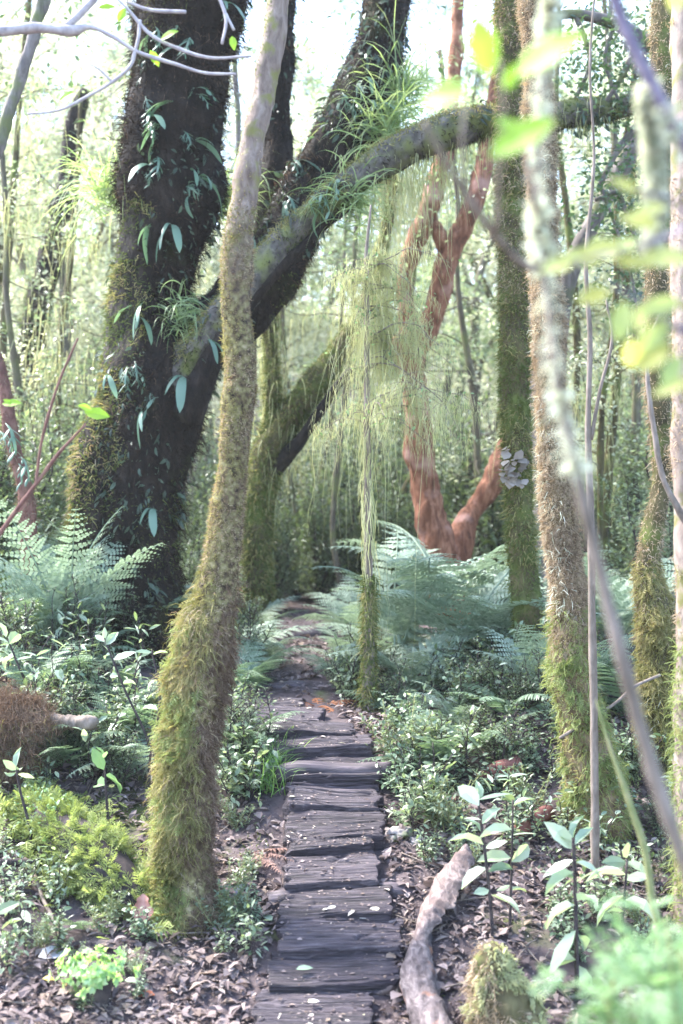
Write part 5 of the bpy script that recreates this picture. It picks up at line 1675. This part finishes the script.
D4 = 4.6
branchset('overhanging_branch', [[(-60, 34, 14, D4), (0, 31, 12, D4), (40, 28, 12, D4), (72, 31, 12, D4), (90, 27, 7, D4), (112, 36, 5, D4), (138, 52, 4.5, D4), (175, 64, 4, D4), (205, 73, 3.5, D4), (236, 74, 2.5, D4)],
                                 [(66, 27, 8, D4), (80, 14, 8, D4), (98, -6, 7, D4), (112, -30, 6, D4)], [(136, 50, 4, D4), (130, 66, 4, D4), (112, 82, 4, D4), (88, 96, 3.5, D4), (60, 110, 3, D4), (28, 114, 2.5, D4)],
                                 [(106, -10, 4, D4), (125, 6, 4, D4), (150, 34, 4, D4), (182, 50, 4, D4), (212, 58, 3.5, D4), (252, 56, 2.5, D4)], [(128, 2, 4, D4), (150, 10, 4, D4), (186, 12, 4, D4)], [(216, -10, 5, D4), (226, 18, 4, D4), (222, 44, 3.5, D4)], [(226, 14, 3.5, D4), (234, 30, 3, D4)],
                                 [(140, 20, 4, D4), (138, 40, 4, D4), (132, 60, 3.5, D4)], [(112, 82, 3, D4), (100, 70, 2.5, D4), (90, 64, 2, D4)]],
          at(-60, 34, D4), 'crooked pale branch with bare twigs reaching across the top left corner', 'branch', M['twig_pale'],
          [(98, 8, 18, 10, D4), (160, 40, 22, 20, D4), (118, 22, 16, 60, D4), (150, 50, 18, -60, D4), (232, 36, 16, -80, D4), (75, 92, 20, 200, D4)], M['leaf_lime'], 1)
D5 = 4.4
branchset('red_twig', [[(-90, 690, 6, D5), (-30, 580, 6, D5), (8, 522, 5.5, D5), (36, 484, 5, D5), (60, 452, 4, D5), (86, 424, 2.5, D5)], [(36, 484, 4, D5), (42, 440, 3.5, D5), (58, 385, 3, D5), (78, 338, 2, D5)]],
          (pts([(-90, 690, 6, D5)])[0, :3]), 'forked reddish brown bare twig rising from the left edge', 'twig', M['twig_red'], [(84, 412, 26, -8, D5), (92, 410, 16, 160, D5), (2, 404, 20, 5, D5), (14, 405, 12, 150, D5)], M['leaf_lime'], 2)
D6 = 6.6
branchset('leaning_pole', [[(-30, 220, 15, D6), (2, 135, 14, D6), (16, 92, 14, D6), (30, 48, 14, D6), (40, 10, 13, D6), (52, -40, 12, D6)], [(35, 30, 9, D6), (60, -30, 8, D6)]],
          at(-30, 220, D6), 'slanting dark grey bough leaning right in the top left corner', 'branch', M['bark_grey'], partname='wood')

# blurred things close to the camera
rg = np.random.default_rng(24)
lines = [[(556, -120, 6, 2.1), (549, 20, 6, 2.1), (540, 120, 6, 2.05), (538, 210, 6, 2.0), (546, 290, 7, 2.0), (555, 370, 8, 1.95), (572, 450, 11, 1.95), (590, 530, 13, 1.95), (612, 620, 14, 1.95), (638, 720, 15, 1.95), (664, 805, 16, 1.95), (694, 890, 17, 1.95), (740, 1010, 19, 1.95), (790, 1150, 20, 1.95)],
         [(541, 270, 8, 1.98), (520, 262, 9, 1.9), (490, 228, 9, 1.8), (455, 178, 9, 1.75), (424, 122, 7, 1.7)], [(497, 232, 6, 1.8), (498, 175, 5, 1.75), (503, 110, 4, 1.7), (500, 60, 3, 1.7)], [(541, 230, 7, 2.0), (528, 170, 6, 1.95), (520, 120, 5, 1.9)],
         [(466, 190, 5, 1.75), (462, 150, 4, 1.75), (465, 110, 3, 1.75)]]
org = np.array([pts(lines[0])[-1][0], pts(lines[0])[-1][1], 0.0])
nb, ts = branchset('near_branch', lines, org, 'out of focus leaning stick close to the camera with lichen and lime green leaves', 'branch', M['twig_brown'],
                   [(470, 92, 62, 172, 1.5), (490, 76, 62, 105, 1.5), (512, 76, 84, 24, 1.5), (498, 126, 52, 25, 1.5), (490, 158, 76, 33, 1.5), (505, 90, 30, 60, 1.5)], M['leaf_lime'], 3)
mb = MB()
Q, D = ts[0].sample(5200, rg, lambda P, D: (P[:, 2] > ZC - (470 - CY) / F * 2) & (fbm(P, 2, 16) + .4 * (P[:, 2] - 2.0) > .12))
put(mb, LEAF2_V, LEAF2_Q, None, Q, basis(nrm(D + rg.normal(size=Q.shape) * .6), rg.normal(size=Q.shape) + D * .3), rg.uniform(.008, .03, len(Q)), 1.5)
Q, D = ts[0].sample(2600, rg, lambda P, D: (P[:, 2] > ZC - (480 - CY) / F * 2))
strands(mb, Q, D, rg.uniform(.02, .05, len(Q)), .003, .7, rg, 4, .8, jit=.4)
mb.build('lichen', M['lichen_pale'], nb, org, smooth=False)

lines = [[(598, -50, 15, 1.9), (622, 20, 15, 1.9), (646, 72, 15, 1.9), (672, 122, 15, 1.9), (700, 165, 15, 1.9), (760, 260, 16, 1.95)], [(646, 72, 8, 1.9), (652, 140, 8, 1.95), (656, 200, 7, 1.95), (652, 260, 6, 1.95)], [(720, 200, 8, 1.8), (670, 235, 6, 1.7), (620, 250, 4, 1.65), (570, 262, 3, 1.6)],
         [(730, 330, 8, 1.8), (680, 330, 6, 1.7), (640, 300, 4, 1.65), (610, 285, 3, 1.6)], [(700, 225, 6, 1.75), (670, 200, 4, 1.7), (630, 190, 3, 1.65)]]
org = pts(lines[0])[-1][:3]
nb2, ts = branchset('near_branch', lines, org, 'out of focus dark bough crossing the top right corner with yellowish leaves', 'branch', barkmat('purple_grey_bark', [(.08, .065, .1), (.16, .13, .18), (.26, .22, .27)], (25, 25, 25)),
                    [(x, y, l, a, 1.65) for x, y, l, a in ((620, 245, 42, 190), (640, 240, 46, 200), (600, 262, 40, 170), (660, 228, 44, 160), (575, 262, 36, 190), (650, 300, 40, 250), (625, 300, 44, 260), (668, 320, 46, 230), (645, 330, 38, 270), (680, 300, 50, 200), (610, 290, 36, 200), (672, 345, 44, 215), (690, 260, 50, 170), (640, 195, 36, 150), (665, 205, 40, 200), (680, 355, 40, 240), (630, 340, 34, 285), (655, 265, 40, 170), (672, 12, 36, 80), (640, 4, 30, 100), (690, 380, 40, 200))], M['leaf_yellow'], 4)
mb = MB()
for t, n in ((ts[1], 1700), (ts[0], 500)):
    Q, D = t.sample(n, rg, lambda P, D: fbm(P, 2, 12) + 2.2 * (ZC - (105 - CY) / F * 1.9 - P[:, 2]) > .1)
    put(mb, LEAF2_V, LEAF2_Q, None, Q, basis(nrm(D + rg.normal(size=Q.shape) * .6), rg.normal(size=Q.shape) + D * .3), rg.uniform(.008, .024, len(Q)), 1.5)
mb.build('lichen', M['lichen_pale'], nb2, org, smooth=False)

# soft green bush, blurred, at the lower right corner
DQ = 2.3
c = np.array([(675 - CX) / F * DQ, DQ, g1((675 - CX) / F * DQ, DQ)])
root = empty('near_shrub', c, 'out of focus soft green feathery shrub filling the lower right corner', 'shrub')
ms, ml = MB(), MB()
for k in range(26):
    px, py = rg.uniform(600, 730), rg.uniform(925, 1000)
    py = max(py, 915 + max(0, 665 - px) * 1.1)
    e = at(px, py, DQ + rg.normal() * .12)
    t = Tube(stem_path(c + rg.normal(size=3) * [.03, .03, 0], e, (0, 0, 0), .006, .002, 7, rg), 6, .05, 0, 0).add(ms)
    n = 34
    i = rg.integers(int(len(t.C) * .45), len(t.C), n)
    q = t.C[i] + rg.normal(size=(n, 3)) * .035
    feathers(ml, q, rg.normal(size=(n, 3)) + [0, 0, .4], rg.uniform(.05, .11, n), rg)
ms.build('stem', M['stem_green'], root, c)
ml.build('leaves', M['leaf_soft'], root, c, smooth=False)
mb = MB()
DT = 3.2
P = pts([(596, 700, 1, DT), (606, 735, 3, DT), (618, 770, 5, DT), (632, 810, 7, DT), (645, 850, 7, DT), (652, 900, 8, DT), (660, 960, 8, DT)])
lo = P[-1].copy(); lo[2] = -.02
P = np.vstack([P, lo])
Tube(P, 8, .03, .08, 8).add(mb)
o = mb.build('green_stem', M['stem_green'], None, (lo[0], lo[1], 0))
tag(o, 'blurred yellow green bare stem beside the leaning stick at the lower right', 'stem')

# ================================================================== BEHIND: TRUNKS, SHRUBS, TREES
LM_G = list(LM)
LM[:] = [('the big dark trunk', 165, 250), ('the thick upper limb', 340, 90), ('the arching limb', 330, 210), ('the nearest mossy trunk', 240, 300), ('the red barked tree', 430, 330), ('the tan mossy trunk', 548, 330),
         ('the right edge trunk', 662, 380), ('the top left branch', 60, 40), ('the red twig', 50, 440), ('the leaning lichen tree', 275, 440), ('the lichen draped sapling', 367, 400), ('the tree fern', 440, 560), ('the top of the path', 300, 600), ('the left edge', 0, 300), ('the lime leaves', 500, 90), ('the dark trunk behind the tan one', 515, 480), ('the round log steps', 290, 660)]


def pole(rows, mat, label, moss=None, name='slender_tree', seg=12, seed=0, twigs=0):
    P, base = stands(rows, rows[-1][3])
    root = empty(name, base, label, 'tree', 'trunks deeper in the forest')
    mb = MB()
    t = Tube(P, seg, .08, .16, 3, .06, .01).add(mb)
    if twigs:
        rg = np.random.default_rng(900 + seed)
        ends = []
        for k in range(twigs):
            i = int(rg.uniform(.05, .75) * (len(t.C) - 1))
            ln = rg.uniform(.3, 1.3)
            a = rg.uniform(0, 6.28)
            e = t.C[i] + np.array([math.cos(a) * ln, math.sin(a) * ln * .6, rg.uniform(-.4, .5) * ln])
            tt = Tube(stem_path(t.C[i], e, rg.normal(size=3) * .15 * ln, max(.004, t.r[i] * .3), .0025, 7, rg), 5, .08, 0, 0).add(mb)
            ends.append(tt.C[2:])
            for j in range(3):
                c2 = tt.C[int(rg.uniform(.3, 1) * (len(tt.C) - 1))]
                t3 = Tube(stem_path(c2, c2 + rg.normal(size=3) * [.25, .2, .18], rg.normal(size=3) * .03, .003, .0015, 5, rg), 4, .08, 0, 0).add(mb)
                ends.append(t3.C)
        A = np.vstack(ends)
        ml = MB()
        n = int(len(A) * 2.2)
        q = A[rg.integers(len(A), size=n)] + rg.normal(size=(n, 3)) * .05
        leafcloud(ml, q, rg.uniform(.03, .065, n), rg, 1, .4)
        ml.build('leaves', M[('leaf_mid', 'leaf_far', 'leaf_seed')[seed % 3]], root, base, smooth=False)
        if seed % 4 == 1:
            lichen(root, base, A[rg.random(len(A)) < .35], 4, .25, .006, M['lichen'], rg, sp=.05)
    mb.build('trunk', mat, root, base)
    if moss:
        mossy(root, [t], base, M[moss], 4500, .06, .012, .7, np.random.default_rng(seed), lambda P, D: fbm(P, 2, 2) > -.2, .9, seg=3, jit=.4)
    return root, t, base


pole([(86, 90, 12, 13), (74, 125, 18, 13), (68, 185, 20, 13), (55, 240, 26, 13), (40, 300, 28, 13), (28, 370, 28, 13), (20, 450, 30, 13), (16, 560, 34, 13)], M['bark_dark'], 'dark mossy trunk leaning right at the far left behind the red twig', 'moss_green', seed=1)
pole([(50, 200, 12, 15), (62, 240, 12, 15), (66, 330, 14, 15), (58, 420, 16, 15), (60, 560, 18, 15)], M['bark_far'], 'thin grey trunk just right of the leaning dark trunk at the far left', 'moss_tan', seed=2)
r_, t_, b_ = pole([(638, 130, 18, 9.4), (620, 172, 18, 9.4), (596, 215, 17, 9.4), (574, 262, 17, 9.4), (560, 320, 18, 9.4), (552, 420, 20, 9.4), (548, 600, 24, 9.4)], M['bark_grey'], 'grey leaning trunk rising right from behind the tan mossy trunk', seed=3)
pole([(520, -120, 22, 9.0), (521, 0, 22, 9.0), (522, 60, 21, 9.0), (527, 150, 20, 9.0), (536, 300, 20, 9.0), (545, 600, 24, 9.0)], M['bark_grey'], 'dark purple grey trunk behind the lime leaves at the top', seed=4)
rg = np.random.default_rng(25)
for k, (x, w_, d, top, lx) in enumerate(((342, 6, 12, 300, 10), (290, 5, 13, 330, -12), (318, 6, 14, 400, 12), (395, 6, 13, 420, 10), (478, 7, 12, 250, -16), (612, 9, 10.5, 240, 14), (636, 8, 12, 180, -14), (598, 6, 9.5, 260, 16), (676, 7, 10, 300, 10), (18, 7, 10, 260, -10), (52, 6, 11, 300, 12), (100, 8, 12.5, 180, 18),
                                  (222, 8, 12, 100, 14), (245, 6, 13, 240, 16), (576, 7, 12, 80, -12), (5, 8, 12.5, 120, 14))):
    px, py = x + lx, (top + 520) / 2
    pole([(x + lx * 2.4, top - 200, w_ * .6, d), (x + lx * 1.2 + rg.normal() * 4, top - 60, w_ * .7, d), (x + lx + rg.normal() * 7, top + 40, w_ * .8, d), (x + lx * .2 + rg.normal() * 6, (top + 560) / 2, w_, d), (x + rg.normal() * 4, 530, w_, d), (x, 590, w_ * 1.1, d)], M[('bark_far', 'bark_grey', 'bark_mossy')[rg.integers(3)]], autolabel('slim upright twiggy trunk', px, py), seg=9, seed=k, twigs=14)

# dark leafed bough at the upper right, from a tree just outside the frame
DY = 8.4
c = np.array([(790 - CX) / F * DY, DY, g1((790 - CX) / F * DY, DY)])
root = empty('dark_tree', c, 'dark leaved tree reaching in from the upper right edge', 'tree')
mb = MB()
ts = [Tube(np.vstack([pts([(780, -60, 30, DY), (785, 100, 34, DY), (790, 400, 40, DY)]), [*(c - [0, 0, .2]), .16]]), 14, .06, .1, 4).add(mb)]
for rows in ([(785, 130, 22, DY), (720, 85, 18, DY), (684, 66, 17, DY), (650, 44, 15, DY), (615, 24, 13, DY), (575, 14, 10, DY), (545, 18, 7, DY)], [(684, 66, 9, DY), (650, 110, 8, DY), (618, 150, 7, DY), (600, 185, 5, DY)], [(640, 40, 7, DY), (620, 80, 6, DY), (600, 110, 4, DY)],
             [(785, 220, 14, DY), (720, 200, 11, DY), (670, 195, 9, DY), (625, 190, 6, DY), (595, 200, 4, DY)], [(618, 190, 5, DY), (640, 250, 4, DY), (660, 290, 3, DY)], [(600, 185, 4, DY), (615, 225, 3, DY), (630, 270, 3, DY), (640, 330, 2, DY)], [(575, 14, 6, DY), (590, 60, 5, DY), (575, 100, 4, DY)], [(615, 24, 5, DY), (605, 60, 4, DY), (620, 105, 3, DY)]):
    ts.append(Tube(pts(rows), 9, .04, .15, 5).add(mb))
mb.build('trunk', M['bark_grey'], root, c)
mb = MB()
A = np.vstack([t.C for t in ts[2:]])
q = A[rg.integers(len(A), size=3000)] + rg.normal(size=(3000, 3)) * [.14, .3, .13]
leafcloud(mb, q, rg.uniform(.03, .065, len(q)), rg, 2, .4)
q = at(655, 40, DY) + rg.normal(size=(700, 3)) * [.3, .3, .2]
leafcloud(mb, q, rg.uniform(.03, .065, len(q)), rg, 2, .4)
mb.build('crown', M['leaf_dark'], root, c, smooth=False)

# mid distance shrubs
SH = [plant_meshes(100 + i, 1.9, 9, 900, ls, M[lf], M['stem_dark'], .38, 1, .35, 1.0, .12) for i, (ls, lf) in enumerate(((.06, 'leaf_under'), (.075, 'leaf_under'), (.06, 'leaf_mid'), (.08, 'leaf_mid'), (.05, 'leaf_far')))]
SHN = ['dark leafy shrub', 'coarse dark shrub', 'mid green shrub', 'coarse mid green shrub', 'pale sunlit shrub']
for x, d, k, s in ((270, 12, 0, .7), (295, 13, 1, .8), (322, 12.5, 0, .8), (345, 13.5, 1, 1.0), (372, 13, 0, .9), (400, 12.5, 1, .8), (310, 15.5, 2, 1.3), (350, 16, 0, 1.4), (385, 16, 2, 1.5), (285, 16, 2, 1.2), (330, 19, 3, 1.6), (420, 15, 0, 1.2), (470, 13, 0, 1.2), (495, 12, 1, 1.1), (455, 17, 2, 1.5),
                   (560, 13, 2, 1.2), (590, 12, 0, .9), (615, 14, 2, 1.4), (645, 12, 0, 1.0), (675, 13, 1, 1.3), (600, 17, 3, 1.6), (650, 17, 2, 1.6), (690, 10, 0, .9), (640, 9, 2, .7), (10, 9, 0, .8), (40, 10, 2, .9), (70, 11, 0, .9), (25, 12.5, 3, 1.3), (85, 14, 2, 1.3), (5, 15, 2, 1.5), (55, 16, 4, 1.6), (-25, 8, 1, .9),
                   (225, 12, 0, .9), (205, 14, 2, 1.1), (240, 15, 3, 1.3), (190, 11, 0, .7), (-10, 11, 4, 1.2), (110, 17, 4, 1.6), (715, 12, 4, 1.3), (530, 15, 4, 1.4), (200, 9.6, 0, .5), (222, 9.3, 2, .4)):
    X = (x - CX) / F * d
    p = np.array([X, d, g1(X, d) - .03])
    px, py = px_of(p + [0, 0, s])
    plant('forest_shrub', *SH[k], p, autolabel(SHN[k], px, py), 'shrub', 'shrubs deeper in the forest', s, rg.uniform(0, 6.28))

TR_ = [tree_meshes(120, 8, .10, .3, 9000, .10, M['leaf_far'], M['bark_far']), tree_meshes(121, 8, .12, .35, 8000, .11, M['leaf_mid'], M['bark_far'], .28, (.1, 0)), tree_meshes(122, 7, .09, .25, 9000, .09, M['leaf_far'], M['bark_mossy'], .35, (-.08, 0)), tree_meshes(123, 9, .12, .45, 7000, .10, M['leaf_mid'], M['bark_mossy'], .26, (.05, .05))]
TN_ = ['haze paled forest tree', 'mid green forest tree', 'low spreading pale tree', 'tall sparse crowned tree']
for x, d, k, s in ((20, 17, 0, 1.0), (75, 19, 2, 1.0), (-20, 15, 2, .9), (120, 22, 0, 1.1), (50, 24, 1, 1.2), (0, 27, 0, 1.3), (95, 28, 3, 1.3), (225, 19, 2, .9), (245, 23, 0, 1.1), (205, 27, 1, 1.2), (300, 21, 2, .9), (330, 26, 0, 1.1), (365, 22, 1, .9), (285, 30, 3, 1.3), (400, 28, 2, 1.1), (440, 25, 0, 1.0),
                   (475, 18, 1, .9), (500, 22, 3, 1.0), (535, 26, 0, 1.2), (570, 19, 2, 1.0), (605, 23, 1, 1.1), (640, 18, 0, .9), (670, 22, 2, 1.1), (700, 17, 1, 1.0), (620, 29, 3, 1.3), (690, 28, 0, 1.3), (460, 31, 0, 1.2), (155, 31, 0, 1.4), (-40, 21, 1, 1.1), (725, 22, 0, 1.1)):
    X = (x - CX) / F * d
    p = np.array([X, d, g1(X, d)])
    px, py = px_of(p + [0, 0, 4 * s])
    tree(TR_[k], p, autolabel(TN_[k], px, min(py, 450)), 'tree', 'trees deeper in the forest', s, rg.uniform(0, 6.28))

# the far forest that closes the view
mb = MB()
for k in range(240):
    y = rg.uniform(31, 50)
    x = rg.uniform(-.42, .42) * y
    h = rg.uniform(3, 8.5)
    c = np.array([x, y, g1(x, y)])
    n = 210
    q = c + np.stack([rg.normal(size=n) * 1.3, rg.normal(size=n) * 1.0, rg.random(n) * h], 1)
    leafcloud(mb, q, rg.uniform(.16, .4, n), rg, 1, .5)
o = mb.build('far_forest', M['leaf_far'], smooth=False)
tag(o, 'far pale forest closing the view', 'forest', None, 'stuff')

# haze
HZ = True
if HZ:
    me = MB()
    x, y0, y1, z0, z1 = 75., -8., 135., -3., 40.
    V = np.array([[-x, y0, z0], [x, y0, z0], [x, y1, z0], [-x, y1, z0], [-x, y0, z1], [x, y0, z1], [x, y1, z1], [-x, y1, z1]])
    me.add(V, [[0, 3, 2, 1], [4, 5, 6, 7], [0, 1, 5, 4], [1, 2, 6, 5], [2, 3, 7, 6], [3, 0, 4, 7]])
    m, N, L, out = newmat('haze')
    v = N.new('ShaderNodeVolumePrincipled')
    v.inputs['Color'].default_value = (.99, 1, 1, 1)
    v.inputs['Density'].default_value = .0008
    v.inputs['Anisotropy'].default_value = .2
    L.new(v.outputs[0], out.inputs['Volume'])
    o = me.build('haze', m, smooth=False)
    tag(o, 'pale damp air brightening the distant forest', 'haze', None, 'stuff')
# ================================================================== CAMERA, LIGHT, VIEW
cam = bpy.data.cameras.new('camera')
co = bpy.data.objects.new('camera', cam)
COL.objects.link(co)
co.location = (0, 0, ZC)
co.rotation_euler = (R(90), 0, 0)
cam.sensor_fit = 'VERTICAL'
cam.sensor_height = 36
cam.lens = 36 * F / 1024
cam.clip_start = .05
cam.clip_end = 600
cam.dof.use_dof = True
cam.dof.focus_distance = 6.0
cam.dof.aperture_fstop = 1.7
SC.camera = co

EL, AZ = R(52), R(-62)      # sun from the left and a little behind the scene (azimuth from +Y towards +X)
w = bpy.data.worlds.new('World')
SC.world = w
w.use_nodes = True
nt = w.node_tree
bg = nt.nodes['Background']
sky = nt.nodes.new('ShaderNodeTexSky')
sky.sky_type = 'NISHITA'
sky.sun_disc = False
sky.sun_elevation = EL
sky.sun_rotation = AZ
sky.air_density = 1.0
sky.dust_density = 1.5
sky.ozone_density = 1.8
nt.links.new(sky.outputs[0], bg.inputs[0])
bg.inputs[1].default_value = .15
sun = bpy.data.lights.new('sun', 'SUN')
sun.energy = 2.5
sun.angle = R(14)
sun.color = (1, .965, .92)
so = bpy.data.objects.new('sun', sun)
COL.objects.link(so)
from mathutils import Vector
dv = Vector((math.sin(AZ) * math.cos(EL), math.cos(AZ) * math.cos(EL), math.sin(EL)))
so.rotation_euler = dv.to_track_quat('Z', 'Y').to_euler()
so.location = (-6, 4, 14)

SC.view_settings.view_transform = 'Standard'
SC.view_settings.look = 'None'
SC.view_settings.gamma = 1
SC.view_settings.exposure = 3.08
SC.cycles.max_bounces = 6
SC.cycles.diffuse_bounces = 4
SC.cycles.glossy_bounces = 2
SC.cycles.transmission_bounces = 4
SC.cycles.sample_clamp_indirect = 6
SC.cycles.use_denoising = True

# moss and lichen sit on their trunk
bpy.context.view_layer.update()
for r in [o for o in SC.objects if o.parent is None and o.type == 'EMPTY']:
    kids = list(r.children)
    tr = next((k for k in kids if k.name.split('.')[0] in ('trunk', 'log', 'stump', 'log_core')), None)
    if tr is None:
        continue
    for k in kids:
        if k.name.split('.')[0] in ('moss', 'hanging_lichen', 'shaggy_root_mat', 'lichen', 'green_moss', 'brown_moss', 'feather_moss') and tuple(tr.location) == (0, 0, 0):
            k.parent = tr
